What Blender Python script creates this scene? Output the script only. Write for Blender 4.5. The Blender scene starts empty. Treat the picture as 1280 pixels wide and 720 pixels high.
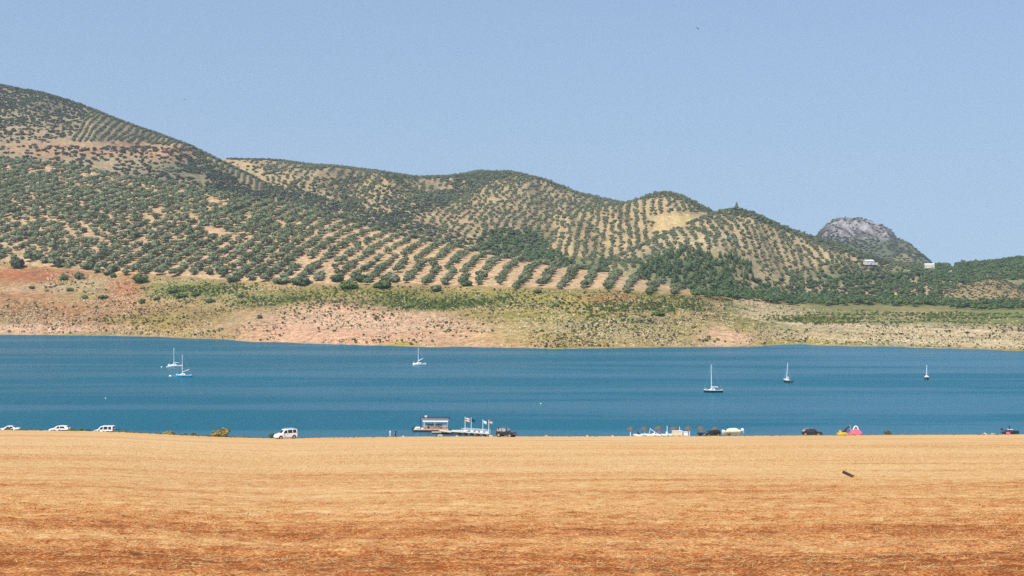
import bpy, math, random
import numpy as np
R = math.radians
rng = np.random.default_rng(7)
random.seed(7)
S = bpy.context.scene
COL = S.collection

# ------------------------------------------------------------------ camera, light, exposure
F, CX, HY, EYE = 1758.0, 640.0, 340.0, 45.0        # focal length and horizon in photo pixels; eye height above the lake
cam_d = bpy.data.cameras.new('camera'); cam = bpy.data.objects.new('camera', cam_d); COL.objects.link(cam)
cam.location = (0, 0, EYE); cam.rotation_euler = (R(90), 0, 0)
cam_d.sensor_width = 36; cam_d.lens = F/1280*36; cam_d.shift_y = -20/1280
cam_d.clip_start = 0.5; cam_d.clip_end = 20000
S.camera = cam
SUN_EL, SUN_AZ = R(55), R(216)                      # azimuth clockwise from +Y: left and behind the camera
w = bpy.data.worlds.new('World'); S.world = w; w.use_nodes = True
nt = w.node_tree
sky = nt.nodes.new('ShaderNodeTexSky'); sky.sky_type = 'NISHITA'; sky.sun_disc = False
sky.sun_elevation = SUN_EL; sky.sun_rotation = SUN_AZ; sky.altitude = 400
sky.air_density = 1.3; sky.dust_density = 1.4; sky.ozone_density = 1.5
tc = nt.nodes.new('ShaderNodeTexCoord'); mp = nt.nodes.new('ShaderNodeMapping'); nt.links.new(tc.outputs['Generated'], mp.inputs[0]); nt.links.new(mp.outputs[0], sky.inputs[0])
mp.inputs['Location'].default_value = (0, 0, .20); mp.inputs['Scale'].default_value = (1, 1, .6)      # an even blue right down to the hills
bg = nt.nodes['Background']; bg.inputs[1].default_value = 0.115
nt.links.new(sky.outputs[0], bg.inputs[0])
sl = bpy.data.lights.new('sun', 'SUN'); sun = bpy.data.objects.new('sun', sl); COL.objects.link(sun)
sl.energy = 4.2; sl.angle = R(0.53); sl.color = (1.0, 0.95, 0.87)
sx, sy, sz = math.sin(SUN_AZ)*math.cos(SUN_EL), math.cos(SUN_AZ)*math.cos(SUN_EL), math.sin(SUN_EL)
from mathutils import Vector
sun.rotation_euler = Vector((sx, sy, sz)).to_track_quat('Z', 'Y').to_euler()
S.view_settings.view_transform = 'Standard'; S.view_settings.look = 'None'
S.view_settings.gamma = 1; S.view_settings.exposure = 0.45
S.cycles.max_bounces = 5; S.cycles.diffuse_bounces = 2; S.cycles.glossy_bounces = 2
S.cycles.volume_bounces = 0; S.cycles.transparent_max_bounces = 4
S.cycles.use_denoising = False

# ------------------------------------------------------------------ small helpers
def lin(c):
    c = np.asarray(c, float)/255
    return np.where(c <= .04045, c/12.92, ((c+.055)/1.055)**2.4)
KX = 1.55
def alb(r, g, b): return np.clip(lin((r, g, b))/KX, 0, .85)      # colour a sunlit surface shows -> its base colour

def hash2(ix, iy, seed):
    n = (ix.astype(np.int64)*374761393 + iy.astype(np.int64)*668265263 + seed*974634777) & 0xffffffff
    n = ((n ^ (n >> 13))*1274126177) & 0xffffffff
    n = n ^ (n >> 16)
    return (n & 0xffff)/65535.0
def vnoise(x, y, seed=0):
    x = np.asarray(x, float); y = np.asarray(y, float)
    ix = np.floor(x); iy = np.floor(y); fx = x-ix; fy = y-iy
    fx = fx*fx*(3-2*fx); fy = fy*fy*(3-2*fy)
    a = hash2(ix, iy, seed); b = hash2(ix+1, iy, seed); c = hash2(ix, iy+1, seed); d = hash2(ix+1, iy+1, seed)
    return a+(b-a)*fx+(c-a)*fy+(a-b-c+d)*fx*fy
def fbm(x, y, o=4, seed=0):
    t = 0; amp = .5; tot = 0
    for k in range(o):
        t = t+amp*vnoise(x*2**k+17.3*k, y*2**k-9.1*k, seed+k); tot += amp; amp *= .5
    return t/tot*2-1

def link(name, me, mat=None, parent=None):
    o = bpy.data.objects.new(name, me); COL.objects.link(o)
    if mat is not None and len(me.materials) == 0: me.materials.append(mat)
    if parent is not None: o.parent = parent
    return o
def np_mesh(name, V, Q, smooth=False):
    V = np.asarray(V, np.float32); Q = np.asarray(Q, np.int32); k = Q.shape[1]
    me = bpy.data.meshes.new(name)
    me.vertices.add(len(V)); me.vertices.foreach_set('co', V.ravel())
    me.loops.add(Q.size); me.loops.foreach_set('vertex_index', Q.ravel())
    me.polygons.add(len(Q)); me.polygons.foreach_set('loop_start', np.arange(0, Q.size, k, dtype=np.int32))
    me.polygons.foreach_set('use_smooth', np.full(len(Q), smooth))
    me.update(); me.validate()
    return me
def fattr(me, name, vals):
    a = me.attributes.new(name, 'FLOAT', 'POINT'); a.data.foreach_set('value', np.asarray(vals, np.float32))
def cattr(me, name, cols):
    a = me.attributes.new(name, 'FLOAT_COLOR', 'POINT')
    c = np.ones((len(cols), 4), np.float32); c[:, :3] = cols; a.data.foreach_set('color', c.ravel())
def grid_faces(nr, nc):
    i = np.arange(nr-1)[:, None]*nc+np.arange(nc-1)[None, :]
    i = i.ravel(); return np.stack([i, i+1, i+nc+1, i+nc], 1)
def tag(o, label=None, cat=None, group=None, kind=None):
    if label: o['label'] = label
    if cat: o['category'] = cat
    if group: o['group'] = group
    if kind: o['kind'] = kind
    return o
def empty(name, loc, rz=0, label=None, cat=None, group=None, rx=0, ry=0):
    o = bpy.data.objects.new(name, None); COL.objects.link(o); o.location = loc; o.rotation_euler = (rx, ry, rz)
    o.empty_display_size = .3
    return tag(o, label, cat, group)
def copy_tree(o, parent=None):
    c = o.copy(); COL.objects.link(c)
    if parent is not None: c.parent = parent
    for ch in list(o.children): copy_tree(ch, c)
    return c

class MB:
    """collects boxes, rods, discs and lofts; build() links them as ONE mesh"""
    def __init__(s): s.v = []; s.f = []
    def add(s, vs, fs):
        n = len(s.v); s.v += [tuple(map(float, p)) for p in vs]; s.f += [tuple(i+n for i in f) for f in fs]; return s
    def box(s, x0, x1, y0, y1, z0, z1, tx=0, ty=0):
        v = [(x0, y0, z0), (x1, y0, z0), (x1, y1, z0), (x0, y1, z0), (x0+tx, y0+ty, z1), (x1-tx, y0+ty, z1), (x1-tx, y1-ty, z1), (x0+tx, y1-ty, z1)]
        return s.add(v, [(3, 2, 1, 0), (4, 5, 6, 7), (0, 1, 5, 4), (1, 2, 6, 5), (2, 3, 7, 6), (3, 0, 4, 7)])
    def rod(s, a, b, r0, r1=None, n=8):
        r1 = r0 if r1 is None else r1
        a = Vector(a); b = Vector(b); d = (b-a).normalized()
        u = d.orthogonal().normalized(); v = d.cross(u)
        vs = []
        for p, r in ((a, r0), (b, r1)):
            for k in range(n):
                t = 2*math.pi*k/n; vs.append(p+u*(r*math.cos(t))+v*(r*math.sin(t)))
        fs = [(k, (k+1) % n, n+(k+1) % n, n+k) for k in range(n)]+[tuple(range(n-1, -1, -1)), tuple(range(n, 2*n))]
        return s.add(vs, fs)
    def loft(s, rings, close=True, cap=True):
        n = len(rings[0]); vs = [p for r in rings for p in r]; fs = []
        m = n if close else n-1
        for i in range(len(rings)-1):
            for k in range(m): fs.append((i*n+k, i*n+(k+1) % n, (i+1)*n+(k+1) % n, (i+1)*n+k))
        if cap: fs += [tuple(range(n-1, -1, -1)), tuple((len(rings)-1)*n+k for k in range(n))]
        return s.add(vs, fs)
    def lathe(s, prof, n=14, c=(0, 0)):
        return s.loft([[(c[0]+r*math.cos(2*math.pi*k/n), c[1]+r*math.sin(2*math.pi*k/n), z) for k in range(n)] for r, z in prof])
    def ball(s, c, r, n=10, m=7, sq=(1, 1, 1)):
        rings = []
        for i in range(m+1):
            t = -math.pi/2+math.pi*(i+.02)/(m+.04)
            rings.append([(c[0]+sq[0]*r*math.cos(t)*math.cos(2*math.pi*k/n), c[1]+sq[1]*r*math.cos(t)*math.sin(2*math.pi*k/n), c[2]+sq[2]*r*math.sin(t)) for k in range(n)])
        return s.loft(rings)
    def quad(s, a, b, c, d): return s.add([a, b, c, d], [(0, 1, 2, 3)])
    def build(s, name, mat, parent=None, smooth=False):
        me = bpy.data.meshes.new(name); me.from_pydata(s.v, [], s.f); me.update()
        if smooth: me.polygons.foreach_set('use_smooth', [True]*len(me.polygons))
        return link(name, me, mat, parent)

# ------------------------------------------------------------------ materials
def new_mat(name, rough=.7, spec=.3):
    m = bpy.data.materials.new(name); m.use_nodes = True
    b = m.node_tree.nodes['Principled BSDF']; b.inputs['Roughness'].default_value = rough
    b.inputs['Specular IOR Level'].default_value = spec
    return m, m.node_tree, b
def N(nt, t, **k):
    n = nt.nodes.new(t)
    for a, v in k.items():
        if a.startswith('in_'): n.inputs[int(a[3:])].default_value = v
        else: setattr(n, a, v)
    return n
def pmat(name, col, rough=.6, spec=.35, var=.15, scale=3.0, metal=0, coat=0):
    """plain paint, plastic, cloth: base colour with a little uneven wear"""
    m, nt, b = new_mat(name, rough, spec)
    tc = N(nt, 'ShaderNodeTexCoord'); no = N(nt, 'ShaderNodeTexNoise'); no.inputs['Scale'].default_value = scale; no.inputs['Detail'].default_value = 5
    nt.links.new(tc.outputs['Object'], no.inputs['Vector'])
    rp = N(nt, 'ShaderNodeValToRGB'); c = list(col)
    rp.color_ramp.elements[0].position = .3; rp.color_ramp.elements[1].position = .7
    rp.color_ramp.elements[0].color = [x*(1-var) for x in c]+[1]; rp.color_ramp.elements[1].color = [min(1, x*(1+var*.5)) for x in c]+[1]
    nt.links.new(no.outputs['Fac'], rp.inputs[0]); nt.links.new(rp.outputs[0], b.inputs['Base Color'])
    b.inputs['Metallic'].default_value = metal
    if coat: b.inputs['Coat Weight'].default_value = coat; b.inputs['Coat Roughness'].default_value = .08
    return m
def leaf_mat(name, c0, c1, c2, each=True):
    """foliage: colour differs from plant to plant (tint attribute / object) and from clump to clump"""
    m, nt, b = new_mat(name, .75, .12)
    at = N(nt, 'ShaderNodeAttribute', attribute_name='tint'); oi = N(nt, 'ShaderNodeObjectInfo')
    ad = N(nt, 'ShaderNodeMath', operation='ADD'); nt.links.new(at.outputs['Fac'], ad.inputs[0]); ad.inputs[1].default_value = 0
    if each: nt.links.new(oi.outputs['Random'], ad.inputs[1])
    fr = N(nt, 'ShaderNodeMath', operation='FRACT'); nt.links.new(ad.outputs[0], fr.inputs[0])
    tc = N(nt, 'ShaderNodeNewGeometry'); no = N(nt, 'ShaderNodeTexNoise'); no.inputs['Scale'].default_value = .9; no.inputs['Detail'].default_value = 3
    nt.links.new(tc.outputs['Position'], no.inputs['Vector'])
    mx = N(nt, 'ShaderNodeMath', operation='MULTIPLY_ADD', in_1=.55); nt.links.new(fr.outputs[0], mx.inputs[0])
    m2 = N(nt, 'ShaderNodeMath', operation='MULTIPLY_ADD', in_1=1.5, in_2=-.5); nt.links.new(no.outputs['Fac'], m2.inputs[0]); nt.links.new(m2.outputs[0], mx.inputs[2])
    rp = N(nt, 'ShaderNodeValToRGB'); e = rp.color_ramp.elements
    e[0].position = .1; e[0].color = list(c0)+[1]; e[1].position = .9; e[1].color = list(c2)+[1]
    k = e.new(.5); k.color = list(c1)+[1]
    nt.links.new(mx.outputs[0], rp.inputs[0]); nt.links.new(rp.outputs[0], b.inputs['Base Color'])
    tr = N(nt, 'ShaderNodeBsdfTranslucent'); ms = N(nt, 'ShaderNodeMixShader', in_0=.22); nt.links.new(rp.outputs[0], tr.inputs[0])
    nt.links.new(b.outputs[0], ms.inputs[1]); nt.links.new(tr.outputs[0], ms.inputs[2]); nt.links.new(ms.outputs[0], nt.nodes['Material Output'].inputs[0])
    return m
M = dict(
    olive=leaf_mat('olive_leaves', (.085, .112, .050), (.155, .185, .095), (.250, .275, .165)),
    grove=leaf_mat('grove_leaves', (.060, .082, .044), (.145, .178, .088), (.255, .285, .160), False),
    scrub=leaf_mat('scrub_leaves', (.042, .060, .036), (.078, .098, .054), (.140, .155, .088)),
    wood=leaf_mat('wood_leaves', (.050, .090, .034), (.085, .138, .050), (.135, .182, .072)),
    pine=leaf_mat('pine_needles', (.062, .108, .040), (.098, .155, .056), (.145, .195, .078)),
    bush=leaf_mat('bush_leaves', (.055, .105, .022), (.10, .16, .036), (.15, .20, .055)),
    dry=leaf_mat('dry_leaves', (.11, .11, .03), (.21, .18, .06), (.36, .29, .12)),
    trunk=pmat('bark', (.12, .09, .065), .9, .1, .4),
    white=pmat('white_paint', (.80, .80, .79), .35, .5, .06), gel=pmat('white_gelcoat', (.82, .82, .80), .3, .5, .05, coat=.4),
    car_white=pmat('white_car_paint', (.80, .80, .80), .3, .5, .05, coat=.6), car_black=pmat('black_car_paint', (.012, .012, .015), .3, .5, .2, coat=.6),
    glass=pmat('dark_window_glass', (.02, .025, .03), .08, .6, .2), sunlit_look_glass=pmat('sunlit_look_window_glass', (.25, .28, .30), .15, .6, .1),  # second glass: sunlight on the panes is put into its paler base colour
    rubber=pmat('rubber', (.02, .02, .02), .85, .2, .3), rim=pmat('grey_alloy', (.45, .45, .46), .35, .5, .1, metal=.6),
    trim=pmat('black_plastic', (.03, .03, .033), .6, .3, .2), red=pmat('red_lamp', (.5, .03, .02), .3, .5), lamp=pmat('clear_lamp', (.65, .65, .62), .2, .6),
    navy=pmat('navy_paint', (.015, .022, .05), .35, .5, .2), blue=pmat('blue_paint', (.04, .38, .72), .4, .5, .1), cyan=pmat('pale_blue_paint', (.45, .72, .85), .4, .5, .08),
    alu=pmat('aluminium', (.62, .64, .66), .35, .5, .1), steel=pmat('galvanised_steel', (.42, .43, .44), .5, .4, .15),
    wood_deck=pmat('deck_boards', (.42, .36, .29), .8, .2, .3, 1.5), dark_wood=pmat('dark_timber', (.06, .042, .03), .85, .2, .4, 2), pale_wood=pmat('pale_boards', (.60, .52, .42), .8, .2, .2),
    orange=pmat('orange_cloth', (.65, .22, .11), .8, .2, .25), thatch=pmat('thatch', (.15, .11, .075), .95, .1, .5, 6),
    cream=pmat('cream_canvas', (.68, .60, .44), .85, .2, .15), lilac=pmat('lilac_plastic', (.52, .50, .74), .4, .4, .1),
    pink=pmat('pink_plastic', (.74, .16, .22), .4, .4, .15), crimson=pmat('crimson_plastic', (.60, .04, .09), .4, .4, .15), yellow=pmat('yellow_plastic', (.75, .50, .03), .4, .4, .15),
    purple=pmat('dark_purple_plastic', (.10, .03, .08), .4, .4, .2), rock=pmat('pale_limestone', (.52, .48, .41), .9, .2, .35, 1.2),
    wall=pmat('whitewashed_wall', (.64, .62, .58), .85, .2, .08, .4), tile=pmat('clay_roof_tiles', (.42, .24, .15), .85, .2, .3, 1.0),
    skin=pmat('skin', (.45, .27, .19), .6, .3, .1), hair=pmat('dark_hair', (.02, .014, .01), .6, .3, .2), cloth_w=pmat('white_cotton', (.78, .78, .77), .9, .1, .08),
    cloth_d=pmat('dark_cotton', (.02, .022, .03), .9, .1, .2), cloth_b=pmat('denim', (.07, .09, .14), .9, .1, .2), feather=pmat('dark_feathers', (.02, .018, .016), .7, .2, .3),
    flag_r=pmat('red_flag_cloth', (.62, .10, .10), .8, .1, .1), flag_y=pmat('pale_flag_cloth', (.75, .62, .52), .8, .1, .1), flag_g=pmat('green_flag_cloth', (.02, .22, .10), .8, .1, .1),
    flag_n=pmat('navy_flag_cloth', (.02, .04, .11), .8, .1, .1), flag_c=pmat('sky_blue_flag_cloth', (.30, .55, .70), .8, .1, .1), board=pmat('weathered_board', (.055, .036, .024), .85, .2, .5, 5),
)

# ------------------------------------------------------------------ far shore and hills: one height field
def T(rows, k): return lambda px: np.interp(px, [r[0] for r in rows], [r[k] for r in rows])
def Zof(py, d): return EYE+(HY-py)/F*d
cols = np.concatenate([np.arange(-1300, -320, 40), np.arange(-320, -40, 5), np.arange(-40, 1320, 2), np.arange(1320, 1580, 5), np.arange(1580, 2601, 40)]).astype(float)
rows = np.concatenate([np.arange(700, 790, 15), np.arange(790, 1250, 3), np.arange(1250, 2000, 7), np.arange(2000, 3500, 14), np.arange(3500, 6000, 100)]).astype(float)
PX, DD = np.meshgrid(cols, rows)                 # [row, col]
XX = (PX-CX)/F*DD
NR, NC = PX.shape
# px, shore y, bank-top y, tree-line y, tree-line depth, crest y, crest depth
A = [(-1300, 416, 370, 300, 1300, 150, 2000), (-300, 417, 372, 315, 1230, 175, 1900), (0, 418, 378, 331, 1180, 199, 1720), (100, 419, 382, 344, 1150, 212, 1660), (200, 421, 387, 348, 1130, 229, 1600),
     (300, 426, 393, 356, 1090, 247, 1500), (400, 430, 397, 358, 1060, 265, 1400), (450, 431.5, 399, 358, 1050, 280, 1350), (500, 433, 400, 359, 1040, 294, 1280),
     (560, 434, 401, 360, 1030, 306, 1220), (640, 435, 402, 362, 1000, 324, 1150), (700, 436, 403, 364, 980, 333, 1120), (760, 435.5, 403, 366, 970, 341, 1090),
     (830, 434.5, 404, 368, 985, 356, 1090), (880, 433.5, 405, 372, 1010, 366, 1110), (925, 432.2, 406, 375, 1120, 372, 1300), (1000, 431, 407, 377, 1330, 373, 1600),
     (1100, 432.5, 408, 379, 1400, 375, 1700), (1200, 436, 412, 382, 1340, 379, 1600), (1280, 439, 416, 384, 1280, 381, 1500), (1600, 445, 420, 386, 1230, 383, 1450), (2600, 450, 425, 388, 1200, 380, 1450)]
sh_y = T(A, 1)(cols)+1.4*fbm(cols/45, cols*0, 3, 3)
d_sh = EYE*F/(sh_y-HY)
d_tl = T(A, 4)(cols); d_bk = d_sh+np.where(cols < 850, .42*(d_tl-d_sh), np.interp(cols, [850, 950, 1300], [45, 60, 65]))
y_bk, y_tl = T(A, 2)(cols), T(A, 3)(cols); d_cr = T(A, 6)(cols); z_cr = Zof(T(A, 5)(cols), d_cr)
ZA = np.empty_like(PX)
for j in range(NC):
    right = cols[j] > 900
    zb, zt = Zof(y_bk[j], d_bk[j]), Zof(y_tl[j], d_tl[j])
    dm = (d_tl[j]+d_cr[j])/2; zm = (zt+z_cr[j])/2+.05*(z_cr[j]-zt)
    back = z_cr[j]+5 if right else z_cr[j]-.35*abs(z_cr[j]-20)-10
    ZA[:, j] = np.interp(rows, [600, d_sh[j], d_bk[j], d_tl[j], dm, d_cr[j], d_cr[j]+300, 6000], [-40, 0, zb, zt, zm, z_cr[j], back, back])
def layer(cr, ft, p, bw, amp, gx, gy, seed):
    """cr: (px, crest y, depth), ft: (px, foot y, depth)"""
    yc, dc = T(cr, 1)(cols), T(cr, 2)(cols); yf, df = T(ft, 1)(cols), T(ft, 2)(cols)
    zc, zf = Zof(yc, dc), Zof(yf, df)
    t = (DD-df)/(dc-df)
    s = np.where(t < 0, t*1.0, np.where(t < 1, 1-(1-np.clip(t, 0, 1))**p, 1-((DD-dc)/bw)**2*.5))
    s = np.clip(s, -1.5, 1)
    z = zf+(zc-zf)*s
    z = np.where(t < 0, zf-.35*(df-DD), z); z = np.where((zc < zf+1)[None, :], np.minimum(z, zc-2-.1*np.abs(DD-dc)), z)
    g = np.clip(4*t*(1-t), 0, 1)
    n = 1-2*np.abs(fbm(XX/gx, DD/gy, 4, seed))
    g = g*(zc > zf+8)
    zz = z+amp*g*n*.9+amp*.35*g*fbm(XX/gx*3, DD/gy*3, 3, seed+9)
    return np.where((t < 1) & (g > 0), np.minimum(zz, Zof(yc+1.5*np.clip(g*3, 0, 1), DD)), zz)      # gullies and spurs stay below the skyline ridge
LB = layer([(-1300, 20, 2700), (-300, 62, 2500), (0, 106, 2350), (50, 115, 2330), (100, 130, 2300), (150, 151, 2280), (200, 168, 2250), (240, 183, 2220), (280, 203, 2200), (320, 223, 2170), (360, 244, 2140), (400, 263, 2100), (450, 292, 2080), (520, 335, 2050), (640, 420, 2050)],
           [(-1300, 160, 1950), (-300, 190, 1880), (0, 206, 1800), (200, 236, 1720), (300, 258, 1680), (400, 290, 1640), (640, 420, 1640)], 1.25, 900, 24, 160, 420, 20)
LC = layer([(-300, 260, 3100), (150, 225, 3050), (240, 207, 3000), (285, 198, 2950), (330, 198.5, 2900), (380, 205, 2880), (420, 208, 2860), (470, 214, 2840), (520, 222, 2800), (560, 221, 2760), (600, 214.5, 2700), (640, 215.5, 2680), (680, 225, 2660), (720, 241, 2640), (760, 250, 2620), (800, 258, 2620), (860, 275, 2640), (950, 310, 2640), (1100, 350, 2640)],
           [(-300, 330, 1800), (240, 320, 1750), (400, 312, 1720), (560, 318, 1720), (700, 326, 1740), (800, 335, 1800), (1100, 350, 1900)], 1.3, 1100, 52, 210, 700, 31)
LD = layer([(560, 330, 2250), (640, 288, 2280), (690, 268, 2300), (740, 259, 2320), (790, 253, 2320), (815, 243, 2300), (830, 241, 2300), (850, 244, 2300), (870, 255, 2300), (890, 265, 2300), (930, 282, 2300), (1000, 312, 2300), (1100, 350, 2300)],
           [(560, 345, 1620), (700, 330, 1640), (800, 338, 1640), (900, 345, 1640), (1100, 360, 1700)], 1.15, 800, 30, 130, 600, 44)
LE = layer([(640, 372, 1640), (700, 347, 1700), (760, 327, 1760), (800, 308, 1800), (850, 284, 1850), (880, 272, 1880), (900, 265, 1900), (920, 261.5, 1910), (940, 267, 1920), (980, 285, 1940), (1020, 299, 1950), (1060, 312, 1950), (1100, 325, 1930), (1140, 335, 1900), (1180, 347, 1880), (1250, 367, 1860), (1350, 385, 1860)],
           [(640, 380, 1380), (700, 362, 1400), (800, 364, 1400), (900, 370, 1450), (1000, 374, 1600), (1100, 377, 1680), (1250, 379, 1700), (1350, 395, 1700)], 1.2, 600, 22, 110, 400, 55)
LF = layer([(900, 330, 3300), (990, 318, 3300), (1014, 304, 3300), (1025, 291, 3300), (1034, 280, 3300), (1045, 274.5, 3300), (1060, 273.5, 3300), (1080, 274.5, 3300), (1095, 280, 3300), (1110, 287, 3300), (1121, 299, 3300), (1135, 302, 3300), (1150, 315, 3280), (1165, 329, 3260), (1200, 346, 3250), (1300, 365, 3250)],
           [(900, 345, 2400), (1000, 335, 2450), (1080, 332, 2500), (1200, 350, 2500), (1300, 370, 2500)], 1.0, 700, 26, 90, 260, 66)
LG = layer([(980, 372, 2050), (1040, 352, 2050), (1100, 340, 2050), (1150, 335, 2050), (1200, 332.5, 2050), (1240, 330, 2040), (1265, 326, 2030), (1280, 325, 2020), (1400, 312, 2000), (1600, 322, 2000), (2600, 300, 2200)],
           [(980, 380, 1660), (1100, 377, 1660), (1280, 380, 1600), (1600, 384, 1560), (2600, 384, 1560)], 1.2, 900, 7, 120, 400, 77)
LM = layer([(1120, 400, 1560), (1165, 378, 1570), (1185, 364, 1580), (1210, 354, 1590), (1240, 348, 1600), (1262, 353, 1600), (1280, 364, 1590), (1300, 378, 1580), (1340, 400, 1570)],
           [(1120, 402, 1440), (1165, 382, 1440), (1300, 384, 1440), (1340, 402, 1440)], 1.5, 250, 3, 60, 120, 88)
ZS = np.stack([ZA, LB, LC, LD, LE, LF, LG, LM]); LID = ZS.argmax(0); Z = ZS.max(0)
for _ in range(3):                                # soften the creases where hills meet
    P = np.pad(Z, 1, mode='edge'); Z = (P[:-2, 1:-1]+P[2:, 1:-1]+P[1:-1, :-2]+P[1:-1, 2:]+4*Z)/8
rough = np.clip((Z-1)/12, 0, 1)
Z = Z+rough*(1.1*fbm(XX/28, DD/28, 3, 5)+.5*fbm(XX/9, DD/9, 2, 6))
crag = (LID == 5)*np.clip((HY-35-(HY-(Z-EYE)/DD*F))/12, 0, 1)
Z = Z+crag*(9*np.abs(fbm(XX/34, DD/80, 4, 8))+8*fbm(XX/13, DD/40, 3, 12)-1)
PYG = HY-(Z-EYE)/DD*F                              # where each point shows in the photo
cm = np.minimum.accumulate(np.vstack([np.full((1, NC), 1e9), PYG[:-1]]), 0); VIS = PYG <= cm+3.0

def cell(px, d):
    j = np.clip(np.searchsorted(cols, px)-1, 0, NC-2); i = np.clip(np.searchsorted(rows, d)-1, 0, NR-2)
    fx = np.clip((px-cols[j])/(cols[j+1]-cols[j]), 0, 1); fy = np.clip((d-rows[i])/(rows[i+1]-rows[i]), 0, 1)
    return i, j, fx, fy
def hz(X, Y):
    px = CX+F*X/Y; i, j, fx, fy = cell(px, Y)
    return Z[i, j]*(1-fx)*(1-fy)+Z[i, j+1]*fx*(1-fy)+Z[i+1, j]*(1-fx)*fy+Z[i+1, j+1]*fx*fy
def locate(px, py):
    """first point of the hills on the line of sight"""
    j = int(np.clip(round(np.interp(px, cols, np.arange(NC))), 0, NC-1))
    k = np.argmax((PYG[:, j] <= py) & (rows > d_sh[j]))
    d = rows[k]; 
    if k > 0 and PYG[k-1, j] > py: d = rows[k-1]+(rows[k]-rows[k-1])*(PYG[k-1, j]-py)/(PYG[k-1, j]-PYG[k, j])
    X = (px-CX)/F*d; return float(X), float(d), float(hz(np.array([X]), np.array([d]))[0])

# base colours of the ground: soil, red earth, grass, rock (each where the earth itself has that colour)
C = np.empty((NR, NC, 3))
base = {0: (212, 178, 138), 1: (168, 150, 118), 2: (180, 158, 120), 3: (198, 172, 126), 4: (192, 170, 130), 5: (156, 151, 152), 6: (140, 140, 100), 7: (166, 146, 106)}
for k, c in base.items(): C[LID == k] = alb(*c)
wob = 14*fbm(XX/60, DD/40, 3, 91); wob2 = 5*fbm(XX/50, DD/30, 3, 92)
PXw, PYw = PX+wob, PYG+wob2
def blob(x, y, rx, ry, col, wgt=1.0, lay=None, soft=.5):
    r = np.sqrt(((PXw-x)/rx)**2+((PYw-y)/ry)**2); m = np.clip((1+soft-r)/(2*soft), 0, 1)*wgt
    if lay is not None: m = m*(LID == lay)
    C[:] = C*(1-m[..., None])+alb(*col)*m[..., None]
bank = (LID == 0) & (DD < d_tl[None, :]+12)
C[bank] = alb(178, 152, 104)
rp = (LID == 0) & (PX > 905) & (PYG < 412); C[rp] = alb(140, 138, 88)
for b in [(640, 372, 340, 9, (150, 142, 74), .8), (30, 342, 70, 9, (182, 112, 78), .9), (15, 366, 60, 14, (180, 126, 90), .8), (95, 388, 100, 13, (176, 124, 86), .85), (155, 362, 26, 18, (182, 120, 84), .85),
          (130, 404, 90, 8, (186, 134, 98), .7), (40, 410, 110, 6, (222, 178, 146), .9), (60, 360, 50, 6, (200, 176, 140), .6), (245, 362, 60, 9, (122, 134, 70), .8), (185, 401, 50, 9, (158, 140, 70), .7), (260, 395, 50, 9, (150, 128, 78), .6),
          (300, 410, 60, 8, (176, 140, 100), .6), (350, 374, 60, 8, (120, 124, 60), .8), (450, 405, 130, 20, (224, 180, 148), .9), (370, 418, 70, 9, (220, 166, 138), .7), (480, 424, 140, 8, (228, 176, 140), .8), (440, 382, 60, 8, (226, 172, 142), .8),
          (530, 379, 110, 8, (98, 112, 50), .9), (450, 364, 80, 6, (134, 128, 66), .8), (640, 392, 70, 9, (168, 146, 84), .8), (500, 430, 17, 3, (176, 160, 40), .9), (600, 431, 70, 4, (218, 170, 130), .8),
          (745, 372, 40, 5, (178, 126, 80), .8), (690, 372, 40, 5, (172, 154, 84), .7), (770, 410, 120, 14, (156, 144, 90), .85), (690, 394, 90, 9, (152, 142, 76), .8), (660, 424, 60, 7, (170, 146, 86), .8), (690, 433, 16, 2.5, (160, 146, 60), .8),
          (830, 385, 50, 8, (128, 128, 68), .7), (905, 420, 32, 12, (222, 178, 142), .9), (930, 403, 30, 12, (160, 146, 84), .7), (945, 376, 26, 5, (224, 192, 150), .9), (965, 390, 35, 9, (206, 184, 140), .8),
          (1010, 400, 60, 6, (130, 120, 68), .8), (1090, 412, 120, 8, (206, 184, 146), .8), (1210, 424, 110, 9, (206, 186, 150), .9), (1120, 428, 130, 8, (196, 178, 136), .85), (1010, 428, 60, 4, (172, 156, 74), .8),
          (1140, 392, 50, 6, (176, 150, 104), .6), (1250, 396, 70, 10, (128, 134, 80), .7), (1240, 411, 80, 3.0, (208, 180, 140), .8)]:
    blob(*b, lay=0)
for b in [(110, 186, 110, 9, (190, 150, 118), .9), (200, 190, 40, 9, (196, 152, 118), .9), (30, 165, 50, 9, (180, 156, 124), .7), (40, 125, 90, 22, (128, 128, 100), .6), (240, 214, 60, 10, (110, 116, 90), .7)]: blob(*b, lay=1)
for b in [(330, 210, 50, 12, (212, 184, 136), .8), (440, 238, 60, 16, (198, 172, 124), .7), (640, 240, 60, 20, (200, 178, 130), .6), (555, 268, 50, 14, (194, 164, 126), .9), (645, 302, 45, 13, (104, 122, 76), .9)]: blob(*b, lay=2)
for b in [(845, 278, 34, 9, (226, 198, 138), 1.0), (825, 286, 12, 6, (222, 190, 134), 1.0), (700, 330, 80, 10, (110, 124, 78), .7)]: blob(*b, lay=3, soft=.15)
for b in [(895, 275, 40, 14, (196, 168, 126), .8), (860, 335, 70, 18, (92, 112, 66), .9), (910, 298, 7, 2, (232, 224, 204), 1.0), (1000, 300, 60, 10, (186, 164, 124), .6), (1080, 345, 80, 14, (100, 116, 76), .8), (860, 300, 40, 8, (206, 186, 146), .7)]: blob(*b, lay=4)
m = (1-crag)*(LID == 5)*.85; C[:] = C*(1-m[..., None])+alb(96, 112, 82)*m[..., None]
crk = 1+crag*np.clip(2.3*fbm(XX/8, DD/50, 4, 401)+.5*fbm(XX/60, DD/200, 3, 402)-.20, -.62, .5); C *= crk[..., None]
blob(1130, 322, 16, 4, (176, 166, 112), .8, 5)

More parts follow.
